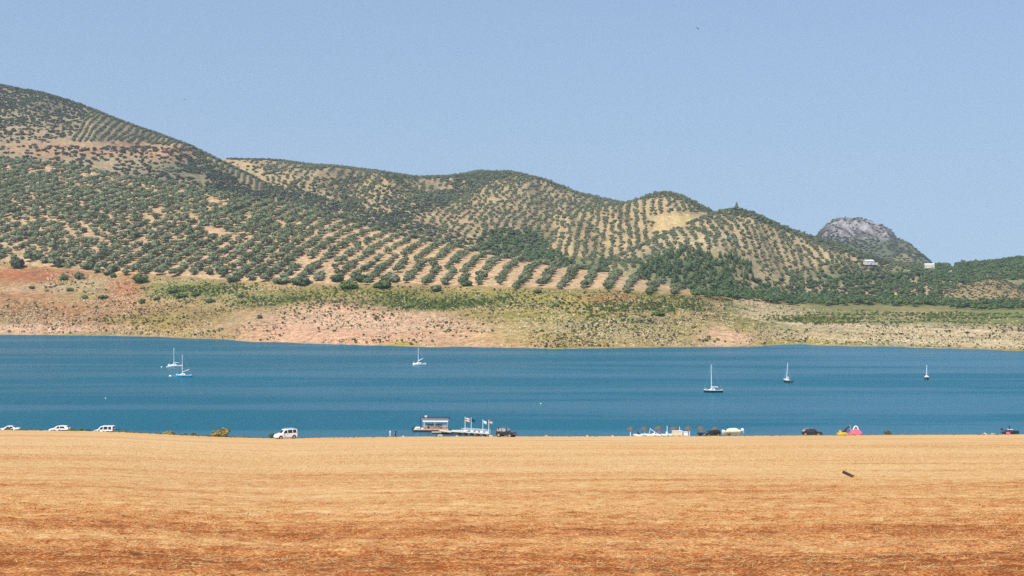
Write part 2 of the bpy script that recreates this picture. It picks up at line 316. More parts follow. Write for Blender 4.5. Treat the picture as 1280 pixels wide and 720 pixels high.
for off, wd, cc in ((405, 1.6, (222, 200, 164)), (414, 1.0, (150, 140, 88)), (422, 1.3, (220, 198, 160)), (428, 1.0, (140, 134, 76))):
    q = np.exp(-((PYG-off-np.interp(PX, [900, 1000, 1280], [-4, 0, 10])-1.5*fbm(XX/40, DD*0, 3, 77))/wd)**2)*np.clip((PX-940)/40, 0, 1)*(LID == 0)*.8
    C[:] = C*(1-q[..., None])+alb(*cc)*q[..., None]
def hill_material():
    m, nt, b = new_mat('hill_ground', .95, .05)
    L = nt.links.new
    g = N(nt, 'ShaderNodeNewGeometry'); at = N(nt, 'ShaderNodeAttribute', attribute_name='col')
    def noise(sc, det):
        n = N(nt, 'ShaderNodeTexNoise'); n.inputs['Scale'].default_value = sc; n.inputs['Detail'].default_value = det; n.inputs['Roughness'].default_value = .65
        L(g.outputs['Position'], n.inputs['Vector']); return n
    n1, n2, n3 = noise(.018, 6), noise(.24, 6), noise(.45, 3)
    a = N(nt, 'ShaderNodeMath', operation='MULTIPLY_ADD', in_1=.9, in_2=.55); L(n1.outputs['Fac'], a.inputs[0])
    c = N(nt, 'ShaderNodeMath', operation='MULTIPLY_ADD', in_1=2.4, in_2=-.20); L(n2.outputs['Fac'], c.inputs[0])
    mu = N(nt, 'ShaderNodeMath', operation='MULTIPLY'); L(a.outputs[0], mu.inputs[0]); L(c.outputs[0], mu.inputs[1])
    v = N(nt, 'ShaderNodeVectorMath', operation='SCALE'); L(at.outputs['Color'], v.inputs[0]); L(mu.outputs[0], v.inputs['Scale'])
    r = N(nt, 'ShaderNodeMapRange'); L(n3.outputs['Fac'], r.inputs[0]); r.inputs[1].default_value = .54; r.inputs[2].default_value = .64; r.inputs[4].default_value = .6
    mx = N(nt, 'ShaderNodeMix', data_type='RGBA'); L(r.outputs[0], mx.inputs[0]); L(v.outputs[0], mx.inputs[6]); mx.inputs[7].default_value = (.13, .13, .055, 1)
    L(mx.outputs[2], b.inputs['Base Color'])
    bp = N(nt, 'ShaderNodeBump'); bp.inputs['Strength'].default_value = .6; bp.inputs['Distance'].default_value = 1.2; L(n2.outputs['Fac'], bp.inputs['Height']); L(bp.outputs[0], b.inputs['Normal'])
    return m
me = np_mesh('hills', np.stack([XX, DD, Z], -1).reshape(-1, 3), grid_faces(NR, NC), True)
cattr(me, 'col', C.reshape(-1, 3))
tag(link('hills', me, hill_material()), kind='structure')

# ------------------------------------------------------------------ lake
def water_material():
    m, nt, b = new_mat('lake_water', .30, .5)
    L = nt.links.new; b.inputs['IOR'].default_value = 1.33; b.inputs['Specular Tint'].default_value = (.6, .82, 1, 1)
    g = N(nt, 'ShaderNodeNewGeometry')
    def noise(sx_, sy_, det, ro=.55):
        mp = N(nt, 'ShaderNodeMapping'); mp.inputs['Scale'].default_value = (sx_, sy_, 1); L(g.outputs['Position'], mp.inputs[0])
        n = N(nt, 'ShaderNodeTexNoise'); n.inputs['Scale'].default_value = 1; n.inputs['Detail'].default_value = det; n.inputs['Roughness'].default_value = ro
        L(mp.outputs[0], n.inputs['Vector']); return n
    rip, sw, st, broad = noise(.35, .9, 4, .6), noise(.05, .16, 3), noise(.0022, .020, 6, .62), noise(.002, .006, 2)
    ad = N(nt, 'ShaderNodeMath', operation='MULTIPLY_ADD', in_1=2.2); L(sw.outputs['Fac'], ad.inputs[0]); L(rip.outputs['Fac'], ad.inputs[2])
    r = N(nt, 'ShaderNodeMapRange'); L(st.outputs['Fac'], r.inputs[0]); r.inputs[1].default_value = .40; r.inputs[2].default_value = .66; r.inputs[3].default_value = .8; r.inputs[4].default_value = .4
    bp = N(nt, 'ShaderNodeBump'); bp.inputs['Distance'].default_value = .5; L(r.outputs[0], bp.inputs['Strength']); L(ad.outputs[0], bp.inputs['Height']); L(bp.outputs[0], b.inputs['Normal'])
    cr = N(nt, 'ShaderNodeMix', data_type='RGBA'); L(broad.outputs['Fac'], cr.inputs[0]); cr.inputs[6].default_value = (.005, .087, .134, 1); cr.inputs[7].default_value = (.006, .109, .168, 1)
    L(cr.outputs[2], b.inputs['Base Color'])
    sp = N(nt, 'ShaderNodeMapRange'); L(st.outputs['Fac'], sp.inputs[0]); sp.inputs[1].default_value = .47; sp.inputs[2].default_value = .68; sp.inputs[3].default_value = .02; sp.inputs[4].default_value = .75
    L(sp.outputs[0], b.inputs['Specular IOR Level'])
    return m
me = np_mesh('lake', [(-3500, 330, 0), (3500, 330, 0), (3500, 1500, 0), (-3500, 1500, 0)], [(0, 1, 2, 3)])
tag(link('lake', me, water_material()), kind='structure')

# ------------------------------------------------------------------ near field, sloping down to the beach
CRY = [(-900, 536), (-300, 536), (0, 537.3), (60, 538), (100, 538.6), (150, 540), (200, 542.5), (250, 545), (300, 547), (345, 548), (420, 546.8), (520, 545.8), (640, 545.6), (900, 545), (1100, 543.8), (1280, 543), (1600, 541), (2200, 540)]
DC = 268.0
def field_base(px, d):
    tc_ = (np.interp(px, [c[0] for c in CRY], [c[1] for c in CRY])-HY)/F
    b = tc_-4/DC
    near = 4+b*d
    eps = np.interp(px, [0, 150, 300, 420], [.0016, .0012, .0004, 0])
    far = tc_*d+eps*(d-DC)**2
    return EYE-np.where(d < DC, near, far)
def relief(X, Y, d):
    k = np.clip((235-d)/170, .12, 1)
    fur = .035*np.sin((Y+.06*X+1.2*fbm(X/14, Y/9, 2, 203))*2*math.pi/1.15)*np.clip((110-d)/60, 0, 1)
    return k*(.07*fbm(X/1.3, Y/1.0, 4, 201)+.05*fbm(X/.30, Y/.25, 2, 202)+.10*fbm(X/9, Y/5, 2, 204)+fur)*1.2
def field_z(X, Y):
    X = np.asarray(X, float); Y = np.asarray(Y, float)
    px = CX+F*X/np.maximum(Y, 1); return field_base(px, Y)+relief(X, Y, Y)
fc = np.concatenate([np.arange(-900, -160, 40), np.arange(-160, 1440, 5), np.arange(1440, 2201, 40)]).astype(float)
fr_ = np.concatenate([[8], 16*1.0046**np.arange(int(math.log(440/16)/math.log(1.0046)))])
P2, D2 = np.meshgrid(fc, fr_); X2 = (P2-CX)/F*D2; Z2 = field_base(P2, D2)+relief(X2, D2, D2)
def field_material():
    m, nt, b = new_mat('stubble_field', .95, .04)
    L = nt.links.new
    g = N(nt, 'ShaderNodeNewGeometry'); sep = N(nt, 'ShaderNodeSeparateXYZ'); L(g.outputs['Position'], sep.inputs[0])
    def noise(sx_, sy_, det, ro=.6, off=0):
        mp = N(nt, 'ShaderNodeMapping'); mp.inputs['Scale'].default_value = (sx_, sy_, 0); mp.inputs['Location'].default_value = (off, off, 0); L(g.outputs['Position'], mp.inputs[0])
        n = N(nt, 'ShaderNodeTexNoise'); n.inputs['Scale'].default_value = 1; n.inputs['Detail'].default_value = det; n.inputs['Roughness'].default_value = ro
        L(mp.outputs[0], n.inputs['Vector']); return n
    def mth(op, a, b_=None, c_=None):
        n = N(nt, 'ShaderNodeMath', operation=op)
        for k, v in enumerate((a, b_, c_)):
            if v is None: continue
            if hasattr(v, 'links'): L(v, n.inputs[k])
            else: n.inputs[k].default_value = v
        return n.outputs[0]
    big, streak, fine, grain = noise(.03, .06, 4), noise(.05, .55, 5, .65, 7), noise(1.1, 1.6, 5, .7), noise(9, 12, 3, .75)
    # the share of straw on the soil grows down the slope
    dist = mth('ADD', mth('DIVIDE', -25.0, mth('MAXIMUM', sep.outputs['Y'], 24.0)), .87)
    s = mth('ADD', mth('ADD', dist, mth('MULTIPLY_ADD', big.outputs['Fac'], .8, -.40)), mth('MULTIPLY_ADD', streak.outputs['Fac'], .8, -.40))
    s = mth('ADD', s, mth('MULTIPLY_ADD', fine.outputs['Fac'], 1.5, -.75))
    s = mth('ADD', s, mth('MULTIPLY_ADD', grain.outputs['Fac'], 2.0, -1.0))
    band = noise(.010, .11, 4, .6, 31); s = mth('ADD', s, mth('MULTIPLY_ADD', band.outputs['Fac'], 1.1, -.55))
    rp = N(nt, 'ShaderNodeValToRGB'); e = rp.color_ramp.elements
    e[0].position = .0; e[0].color = list(alb(142, 82, 44))+[1]; e[1].position = 1; e[1].color = list(alb(238, 201, 148))+[1]
    for p, c in ((.22, (192, 119, 68)), (.42, (214, 153, 95)), (.66, (232, 188, 129))):
        k = e.new(p); k.color = list(alb(*c))+[1]
    L(s, rp.inputs[0])
    # beach sand by the water
    bm_ = N(nt, 'ShaderNodeMapRange'); L(sep.outputs['Y'], bm_.inputs[0]); bm_.inputs[1].default_value = 262; bm_.inputs[2].default_value = 285
    mx = N(nt, 'ShaderNodeMix', data_type='RGBA'); L(bm_.outputs[0], mx.inputs[0]); L(rp.outputs[0], mx.inputs[6]); mx.inputs[7].default_value = list(alb(214, 190, 150))+[1]
    L(mx.outputs[2], b.inputs['Base Color'])
    bp = N(nt, 'ShaderNodeBump'); bp.inputs['Strength'].default_value = .7; bp.inputs['Distance'].default_value = .06; L(grain.outputs['Fac'], bp.inputs['Height']); L(bp.outputs[0], b.inputs['Normal'])
    return m
me = np_mesh('field', np.stack([X2, D2, Z2], -1).reshape(-1, 3), grid_faces(*P2.shape), True)
tag(link('field', me, field_material()), kind='structure')

# straw and clods lying on the field
def polar_pts(n, d0, d1, p0=-140, p1=1420, power=1.0):
    u = rng.random(n); d = (d0**power+(d1**power-d0**power)*u)**(1/power)
    px = rng.uniform(p0, p1, n); return (px-CX)/F*d, d
def straw():
    X, Y = polar_pts(680000, 30, 190, power=.10)
    den = .45*fbm(X/10, Y/1.3, 3, 301)+.5*fbm(X/1.2, Y/.5, 2, 302)+.27+np.clip((Y-55)/100, 0, 1.0)
    k = rng.random(len(X)) < np.clip(den, .01, 1); X, Y = X[k], Y[k]; n = len(X)
    sc = np.clip(Y/80, .85, 1.5)
    ln = rng.uniform(.05, .24, n)*sc*np.where(rng.random(n) < .03, 2.2, 1); wd = rng.uniform(.0025, .008, n)*sc
    a = rng.normal(0, .6, n)+math.pi*rng.integers(0, 2, n); el = np.where(rng.random(n) < .2, rng.uniform(.4, 1.3, n), rng.uniform(0, .3, n))
    ln = np.where(el > .35, ln*.55, ln)
    d = np.stack([np.cos(a)*np.cos(el), np.sin(a)*np.cos(el), np.sin(el)], 1)
    sd = np.stack([-np.sin(a), np.cos(a), rng.uniform(-.3, .3, n)], 1)
    p = np.stack([X, Y, field_z(X, Y)+.012], 1)
    V = np.stack([p-sd*wd[:, None], p+sd*wd[:, None], p+d*ln[:, None]+sd*wd[:, None]*.6, p+d*ln[:, None]-sd*wd[:, None]*.6], 1).reshape(-1, 3)
    me = np_mesh('straw_stubble', V, np.arange(4*n).reshape(-1, 4)); fattr(me, 'tint', np.repeat(rng.random(n), 4))
    m, nt, b = new_mat('straw', .8, .15)
    at = N(nt, 'ShaderNodeAttribute', attribute_name='tint'); rp = N(nt, 'ShaderNodeValToRGB'); e = rp.color_ramp.elements
    e[0].color = list(alb(206, 144, 84))+[1]; e[1].color = list(alb(252, 226, 168))+[1]
    k = e.new(.5); k.color = list(alb(242, 198, 134))+[1]
    nt.links.new(at.outputs['Fac'], rp.inputs[0]); nt.links.new(rp.outputs[0], b.inputs['Base Color'])
    tag(link('straw_stubble', me, m), 'golden straw and short cut stubble strewn over the red soil', 'straw', kind='stuff')
straw()
CUBE = np.array([(x, y, z) for z in (-1, 1) for y in (-1, 1) for x in (-1, 1)], float)
CUBEF = np.array([(0, 2, 3, 1), (4, 5, 7, 6), (0, 1, 5, 4), (2, 6, 7, 3), (0, 4, 6, 2), (1, 3, 7, 5)])
def rocks(P, size, flat=.6):
    """angular stones: jittered, tapered blocks merged into one mesh"""
    n = len(P); jit = rng.uniform(.55, 1.0, (n, 8, 3)); V = CUBE[None]*jit
    V[:, 4:, :2] *= rng.uniform(.4, .9, (n, 1, 1)); a = rng.uniform(0, 6.28, n); c, s_ = np.cos(a)[:, None], np.sin(a)[:, None]
    x, y = V[..., 0]*c-V[..., 1]*s_, V[..., 0]*s_+V[..., 1]*c
    V = np.stack([x*size[:, None], y*size[:, None]*.8, V[..., 2]*size[:, None]*flat], -1)+P[:, None, :]
    Q = (CUBEF[None]+8*np.arange(n)[:, None, None]).reshape(-1, 4)
    return V.reshape(-1, 3), Q
def clods():
    X, Y = polar_pts(20000, 30, 62, power=.2)
    k = rng.random(len(X)) < np.clip(.4+.8*fbm(X/6, Y/1.0, 3, 310), .05, 1); X, Y = X[k], Y[k]
    V, Q = rocks(np.stack([X, Y, field_z(X, Y)], 1), rng.uniform(.010, .034, len(X))*np.clip(Y/60, .7, 1.6), .7)
    me = np_mesh('soil_clods', V, Q)
    tag(link('soil_clods', me, pmat('red_soil_clods', alb(170, 96, 52), .95, .05, .45, .5)), 'small clods of red earth scattered across the stubble field', 'soil', kind='stuff')
clods()

# ------------------------------------------------------------------ plants
def qsphere(n):
    """quad sphere with n x n faces a side"""
    vs = []; fs = []
    ax = [((1, 0, 0), (0, 1, 0), (0, 0, 1)), ((-1, 0, 0), (0, 0, 1), (0, 1, 0)), ((0, 1, 0), (0, 0, 1), (1, 0, 0)), ((0, -1, 0), (1, 0, 0), (0, 0, 1)), ((0, 0, 1), (1, 0, 0), (0, 1, 0)), ((0, 0, -1), (0, 1, 0), (1, 0, 0))]
    for c, u, v in ax:
        c, u, v = map(np.array, (c, u, v)); o = len(vs)
        for i in range(n+1):
            for j in range(n+1):
                p = c+u*(2*i/n-1)+v*(2*j/n-1); vs.append(p/np.linalg.norm(p))
        for i in range(n):
            for j in range(n): q = o+i*(n+1)+j; fs.append((q, q+n+1, q+n+2, q+1))
    return np.array(vs, float), np.array(fs)
def crown(seed, lobes, leaves, nq=2, spread=.55, tall=.8, low=.22, lobe_r=(.38, .6), leaf=(.10, .22)):
    """foliage of unit radius standing on z=0: uneven lobes bristling with leaf clumps; the gaps stay open"""
    r = np.random.default_rng(seed); V = []; Q = []; o = 0
    SV, SF = qsphere(nq)
    for k in range(lobes):
        a = 2*math.pi*(k+r.uniform(-.3, .3))/lobes; rad = spread*r.uniform(.55, 1.05) if k else .08
        R_ = r.uniform(*lobe_r)*(1.1 if k == 0 else 1)
        c = np.array([rad*math.cos(a), rad*math.sin(a), low+R_*.75+r.uniform(0, .32)*tall*(1.6 if k == 0 else 1)])
        v = SV*(R_*.80)*r.uniform(.72, 1.12, (len(SV), 1))*np.array([1, 1, .85])+c
        V.append(v); Q.append(SF+o); o += len(v)
        d = r.normal(size=(leaves, 3)); d[:, 2] = np.abs(d[:, 2])*.8+d[:, 2]*.35; d /= np.linalg.norm(d, axis=1)[:, None]
        p = c+d*R_*r.uniform(.72, 1.12, (leaves, 1))*np.array([1, 1, .9])
        t = np.cross(d+r.normal(0, .3, (leaves, 3)), r.normal(size=(leaves, 3))); t /= np.linalg.norm(t, axis=1)[:, None]
        b = np.cross(d+r.normal(0, .25, (leaves, 3)), t); b /= np.linalg.norm(b, axis=1)[:, None]
        s_ = r.uniform(*leaf, (leaves, 1))
        v = np.stack([p-t*s_-b*s_*.7, p+t*s_*.8-b*s_*.5, p+t*s_+b*s_*.7, p-t*s_*.7+b*s_], 1).reshape(-1, 3)
        V.append(v); Q.append(np.arange(4*leaves).reshape(-1, 4)+o); o += len(v)
    return np.concatenate(V), np.concatenate(Q)
def conifer(seed):
    r = np.random.default_rng(seed); V = []; Q = []; o = 0; n = 44
    for k in range(n):
        z = .15+1.9*(k/n); rad = .62*(1-(k/n))**.8+.05; a = r.uniform(0, 6.28); c = np.array([rad*.6*math.cos(a), rad*.6*math.sin(a), z])
        t = np.array([math.cos(a), math.sin(a), -.25]); b = np.array([-math.sin(a), math.cos(a), r.uniform(-.4, .4)]); s_ = rad*.75
        V.append(np.array([c-t*s_*.7-b*s_*.6, c-t*s_*.7+b*s_*.6, c+t*s_+b*s_*.5, c+t*s_-b*s_*.5])); Q.append(np.arange(4)[None]+o); o += 4
    SV, SF = qsphere(2); V.append(SV*np.array([.38, .38, .85])+np.array([0, 0, .95])); Q.append(SF+o)
    return np.concatenate(V), np.concatenate(Q)
def merge(name, protos, P, size, mat, zs=None, sink=0.0, tint=None):
    """many plants of a kind that nobody could count, as one mesh"""
    n = len(P); which = rng.integers(0, len(protos), n); V = []; Q = []; Tn = []; o = 0
    zs = rng.uniform(.8, 1.15, n) if zs is None else zs; tint = rng.random(n) if tint is None else tint
    for k, (pv, pq) in enumerate(protos):
        i = np.where(which == k)[0]
        if not len(i): continue
        a = rng.uniform(0, 6.28, len(i)); c, s_ = np.cos(a)[:, None], np.sin(a)[:, None]; sz_ = size[i][:, None]
        x = (pv[:, 0]*c-pv[:, 1]*s_)*sz_+P[i, 0:1]; y = (pv[:, 0]*s_+pv[:, 1]*c)*sz_+P[i, 1:2]; z = pv[:, 2]*sz_*zs[i][:, None]+P[i, 2:3]-sink*sz_
        V.append(np.stack([x, y, z], -1).reshape(-1, 3)); Q.append((pq[None]+(np.arange(len(i))*len(pv))[:, None, None]).reshape(-1, 4)+o); o += len(i)*len(pv)
        Tn.append(np.repeat(tint[i], len(pv)))
    me = np_mesh(name, np.concatenate(V), np.concatenate(Q)); fattr(me, 'tint', np.concatenate(Tn))
    return link(name, me, mat)
def inside(poly, x, y):
    r = np.zeros(x.shape, bool); n = len(poly)
    for i in range(n):
        x0, y0 = poly[i]; x1, y1 = poly[(i+1) % n]
        if y0 == y1: continue
        c = ((y0 > y) != (y1 > y)) & (x < (x1-x0)*(y-y0)/(y1-y0)+x0); r ^= c
    return r
def plant(poly, layers, row_sp, sp, ab=None, jit=.12, drop=.05, patch=0, seed=1, pscale=60, pax=1):
    """a planting on the hills: rows along the line a-b (or at random); returns XYZ of every tree"""
    g = inside(poly, PX, PYG) & np.isin(LID, layers) & VIS & (DD > d_sh[None, :])
    if not g.any(): return np.zeros((0, 3))
    x0, x1, y0, y1 = XX[g].min()-15, XX[g].max()+15, DD[g].min()-15, DD[g].max()+15
    if ab is None: u = np.array([1.0, 0]); 
    elif isinstance(ab[0], tuple):
        p, q = np.array(locate(*ab[0])), np.array(locate(*ab[1])); u = (q-p)[:2]; u /= np.linalg.norm(u)
    else: u = np.array(ab, float)/np.linalg.norm(ab)
    v = np.array([-u[1], u[0]]); c = np.array([(x0+x1)/2, (y0+y1)/2]); rad = math.hypot(x1-x0, y1-y0)/2
    i, j = np.meshgrid(np.arange(-int(rad/sp)-1, int(rad/sp)+2), np.arange(-int(rad/row_sp)-1, int(rad/row_sp)+2))
    i = i.ravel()+.5*(j.ravel() % 2)*(row_sp/sp < 1.3); j = j.ravel()
    J = np.random.default_rng(seed)
    p = c+np.outer(i*sp+J.normal(0, jit*sp, len(i)), u)+np.outer(j*row_sp+J.normal(0, jit*sp, len(i))+3*fbm(i*sp/80, j*.3, 2, seed), v)
    k = (p[:, 0] > x0) & (p[:, 0] < x1) & (p[:, 1] > y0) & (p[:, 1] < y1) & (p[:, 1] < 5900); p = p[k]
    X, Y = p[:, 0], p[:, 1]; z = hz(X, Y); px = CX+F*X/Y; py = HY-(z-EYE)/Y*F
    ci, cj, fx, fy = cell(px, Y); ci = np.where(fy > .5, ci+1, ci); cj = np.where(fx > .5, cj+1, cj)
    k = inside(poly, px, py+4*fbm(X/22, Y/22, 2, 99)) & np.isin(LID[ci, cj], layers) & VIS[ci, cj] & (Y > np.interp(px, cols, d_sh)+4)
    k &= J.random(len(X)) > drop
    if patch: k &= fbm(X/(pscale*pax), Y/pscale, 3, seed+50) > patch-1
    return np.stack([X, Y, z], 1)[k]

NEAR = [crown(s, 5, 20, 2, leaf=(.09, .20)) for s in range(100, 108)]
MID = [crown(s, 4, 10, 2, leaf=(.12, .24)) for s in range(120, 126)]
FARC = [crown(s, 3, 7, 1, leaf=(.16, .30)) for s in range(140, 146)]
LOW = [crown(s, 4, 9, 1, .7, .35, .0, (.3, .5), (.15, .3)) for s in range(160, 166)]
CON = [conifer(s) for s in range(180, 184)]
# near grove
TLX = [(r[0], r[3]) for r in A if -60 <= r[0] <= 890]
grove_poly = [(-310, 311), (0, 328), (60, 334), (100, 340), (150, 343), (200, 343), (260, 347), (330, 352), (400, 354), (560, 357), (640, 358), (700, 360), (760, 363), (830, 366), (885, 369), (885, 345), (830, 338), (760, 325), (640, 305), (500, 278), (400, 245), (300, 225), (0, 170), (-310, 140)]
g1 = plant(grove_poly, [0], 14.5, 7.2, ((768, 362), (780, 346)), .09, .03, 0, 2)
px1 = CX+F*g1[:, 0]/g1[:, 1]; py1 = HY-(g1[:, 2]-EYE)/g1[:, 1]*F
EX, EY = [250, 300, 400, 470, 560, 640], [245, 262, 296, 318, 338, 362]      # above this line near the crest, and to the right: clear strips between rows
g1 = g1[(px1 < 640) & ((px1 < 250) | (py1 > np.interp(px1, EX, EY)))]
px1 = CX+F*g1[:, 0]/g1[:, 1]; py1 = HY-(g1[:, 2]-EYE)/g1[:, 1]*F; gone = np.zeros(len(g1))      # where trees are missing and the soil shows
for (x, y, rx, ry, wg) in [(60, 214, 45, 5, .7), (130, 224, 60, 7, .6), (215, 238, 60, 8, .5), (290, 258, 50, 8, .4), (50, 278, 80, 7, .5), (110, 296, 40, 10, .6), (140, 308, 22, 10, .5), (185, 270, 55, 7, .5), (255, 292, 50, 9, .45), (310, 278, 40, 6, .4), (385, 332, 60, 7, .7), (455, 345, 40, 6, .5), (20, 316, 40, 8, .35)]:
    gone = np.maximum(gone, wg*np.exp(-((px1-x)/rx)**2-((py1-y)/ry)**2))
g1 = g1[rng.random(len(g1)) > gone]
g2 = plant(list(zip(EX, EY))+[(700, 361), (890, 371), (890, 348), (830, 338), (760, 325), (640, 305), (520, 280), (400, 245), (300, 228), (250, 225)], [0], 16.0, 7.2, ((768, 362), (780, 346)), .12, .03, 0, 3)
grove = np.concatenate([g1, g2]); grove = grove[np.argsort(grove[:, 1])]
gpx = CX+F*grove[:, 0]/grove[:, 1]
inview = (gpx > -3) & (gpx < 1283); order = np.concatenate([np.where(inview)[0][:300]])
rest = np.setdiff1d(np.arange(len(grove)), order)
near300, rest = grove[order], grove[rest]
# groves on the hills behind
OL = []
OL.append(plant([(84, 176), (108, 142), (112, 128), (140, 130), (420, 262), (400, 275), (330, 240), (230, 188), (190, 180)], [1], 8.2, 4.0, ((95, 172), (122, 142)), .07, .03, 0, 11))
OL.append(plant([(330, 205), (380, 198), (520, 212), (610, 208), (590, 246), (470, 262), (330, 262)], [2], 11, 9, ((420, 240), (470, 215)), .2, .08, .6, 12))
OL.append(plant([(430, 260), (560, 240), (600, 205), (680, 215), (790, 245), (800, 300), (700, 318), (560, 318), (430, 300)], [2], 10.2, 9.2, ((600, 270), (630, 235)), .2, .06, .35, 13))
OL.append(plant([(640, 340), (650, 290), (690, 262), (740, 252), (790, 248), (830, 234), (870, 250), (892, 262), (880, 266), (815, 270), (818, 291), (838, 294), (880, 276), (890, 280), (760, 345)], [3], 10.8, 9, ((720, 300), (728, 268)), .17, .06, .5, 14))
OL.append(plant([(700, 350), (800, 305), (850, 286), (900, 262), (920, 262), (1000, 285), (1090, 325), (1060, 345), (960, 350), (940, 322), (880, 312), (840, 316), (800, 335)], [4], 10.2, 8.6, ((960, 330), (940, 280)), .18, .06, .3, 15))
OL.append(plant([(1040, 325), (1175, 335), (1178, 366), (990, 372), (985, 340)], [0, 2, 3, 4, 5, 6], 9, 7.5, ((1000, 355), (1060, 330)), .2, .1, .55, 16))
far = np.concatenate(OL)
# scrub, woods
SC = [plant([(300, 238), (340, 234), (400, 245), (470, 264), (560, 288), (640, 312), (640, 330), (560, 308), (470, 284), (400, 266), (330, 255)], [1, 2], 7, 6, None, .4, .05, .35, 200),
      plant([(450, 290), (545, 240), (600, 206), (640, 208), (625, 222), (575, 245), (500, 285)], [2], 7, 6, None, .4, .08, .5, 20, 40),
      plant([(890, 268), (915, 256), (960, 266), (1060, 300), (1120, 325), (1100, 335), (1040, 310), (960, 282), (925, 270)], [4], 7, 6, None, .4, .1, .5, 201),
      plant([(-310, 40), (0, 92), (110, 120), (108, 145), (84, 178), (-310, 178)], [1], 7, 5.5, None, .4, .15, .72, 21, 40),
      plant([(-310, 178), (240, 185), (300, 225), (330, 250), (0, 225), (-310, 210)], [1], 7.5, 6, None, .4, .2, .7, 22, 40),
      plant([(215, 192), (250, 200), (330, 242), (300, 252), (240, 225)], [1], 7, 6, None, .35, .1, .7, 22, 40),
      plant([(285, 190), (345, 190), (345, 225), (285, 215)], [2], 12, 10, None, .4, .3, 1.0, 23),
      plant([(330, 230), (520, 215), (600, 205), (640, 210), (600, 235), (540, 262), (420, 300), (340, 265)], [2], 9, 8, None, .4, .2, .95, 24, 70),
      plant([(480, 215), (640, 205), (800, 245), (800, 258), (640, 222), (480, 226)], [2], 10, 8, None, .4, .2, .8, 25, 70),
      plant([(790, 250), (830, 233), (900, 266), (890, 272), (850, 250), (815, 248)], [3], 8, 7, None, .4, .2, .85, 26),
      plant([(900, 266), (920, 255), (1020, 288), (1110, 322), (1090, 332), (1000, 296), (930, 272)], [4], 8, 7, None, .4, .15, .75, 27),
      plant([(985, 300), (1022, 286), (1060, 296), (1100, 300), (1165, 326), (1165, 340), (985, 340)], [5], 11, 9, None, .4, .1, .7, 28),
      plant([(1110, 285), (1130, 300), (1165, 328), (1120, 310)], [5], 14, 10, None, .4, .1, .7, 281),
      plant([(1030, 270), (1110, 270), (1120, 310), (1020, 300)], [5], 12, 10, None, .4, .3, .95, 282, 18),
      plant([(1165, 382), (1180, 362), (1240, 344), (1290, 360), (1290, 385)], [7], 4.5, 4, None, .45, .25, .75, 29, 12)]
scrub = np.concatenate(SC); scrub_small = np.arange(len(scrub)) >= len(scrub)-len(SC[-1])
WD = [plant([(595, 300), (625, 286), (660, 290), (700, 318), (720, 335), (600, 318)], [2, 3], 9, 7, None, .3, .05, .6, 41),
      plant([(690, 345), (760, 330), (760, 352), (700, 352)], [4, 3, 2], 9, 7, None, .3, .1, .7, 42),
      plant([(870, 375), (860, 352), (960, 352), (1060, 345), (1195, 340), (1200, 384), (1000, 379)], [0, 2, 3, 4, 5, 6], 8.5, 7, None, .35, .06, .45, 43, 50),
      plant([(1090, 345), (1150, 328), (1290, 318), (1400, 300), (1570, 308), (1570, 376), (1290, 374), (1160, 380), (1100, 375)], [6], 8, 7, None, .35, .05, .65, 44),
      plant([(1160, 385), (1290, 372), (1570, 374), (1570, 388), (1160, 388)], [0, 6], 8, 7, None, .35, .15, .9, 45)]
woods = np.concatenate(WD)
pines = plant([(790, 350), (815, 326), (845, 315), (885, 316), (935, 326), (950, 348), (905, 360), (840, 356)], [4], 7.5, 6.5, None, .45, .12, .6, 46)

HOUSE = [(1085, 330.5, 11), (1162, 334.5, 15), (1191, 331, 7), (1187, 343, 4), (911, 299, 6)]
def clear(P):
    px = CX+F*P[:, 0]/P[:, 1]; py = HY-(P[:, 2]-EYE)/P[:, 1]*F; k = np.ones(len(P), bool)
    for x, y, w_ in HOUSE: k &= ~((np.abs(px-x) < w_/2+1.5) & (py > y-3) & (py < y+(5 if w_ > 6 else 2)))
    return P[k]
woods, far0 = clear(woods), len(far)
OL = [clear(p) for p in OL]; far = np.concatenate(OL); scrub_small = scrub_small[:0]; SC = [clear(p) for p in SC]; scrub = np.concatenate(SC); scrub_small = np.arange(len(scrub)) >= len(scrub)-len(SC[-1])
rest_all = np.concatenate([rest, far]); 
def sizes(n, a, b): return rng.uniform(a, b, n)
rpx = CX+F*rest[:, 0]/rest[:, 1]
szN = np.concatenate([sizes(len(rest), 4.2, 5.9)*np.interp(rpx, [330, 480], [1, .76]), np.concatenate([sizes(len(OL[0]), 2.2, 2.9), sizes(len(far)-len(OL[0]), 2.9, 4.1)])])
isn = np.arange(len(rest_all)) < len(rest)
# one object for all the olives past the 300 nearest
protos = MID
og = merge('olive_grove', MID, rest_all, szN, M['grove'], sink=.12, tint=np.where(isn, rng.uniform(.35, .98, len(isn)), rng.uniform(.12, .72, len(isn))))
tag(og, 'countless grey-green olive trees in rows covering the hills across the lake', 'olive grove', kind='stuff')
tag(merge('hillside_scrub', LOW, scrub, np.where(scrub_small, sizes(len(scrub), .9, 1.8), sizes(len(scrub), 1.9, 4.4)), M['scrub'], sink=.1), 'dark scrub and bushes mottling the ridges behind the olive groves', 'scrub', kind='stuff')
tag(merge('mixed_woodland', MID, woods, sizes(len(woods), 3.0, 5.5), M['wood'], sink=.1), 'dark green wood along the foot of the right hand hills', 'woodland', kind='stuff')
tag(merge('pine_wood', CON, pines, sizes(len(pines), 2.6, 5.2), M['pine']), 'dense young pine wood filling the hollow behind the striped olive rows', 'pine wood', kind='stuff')

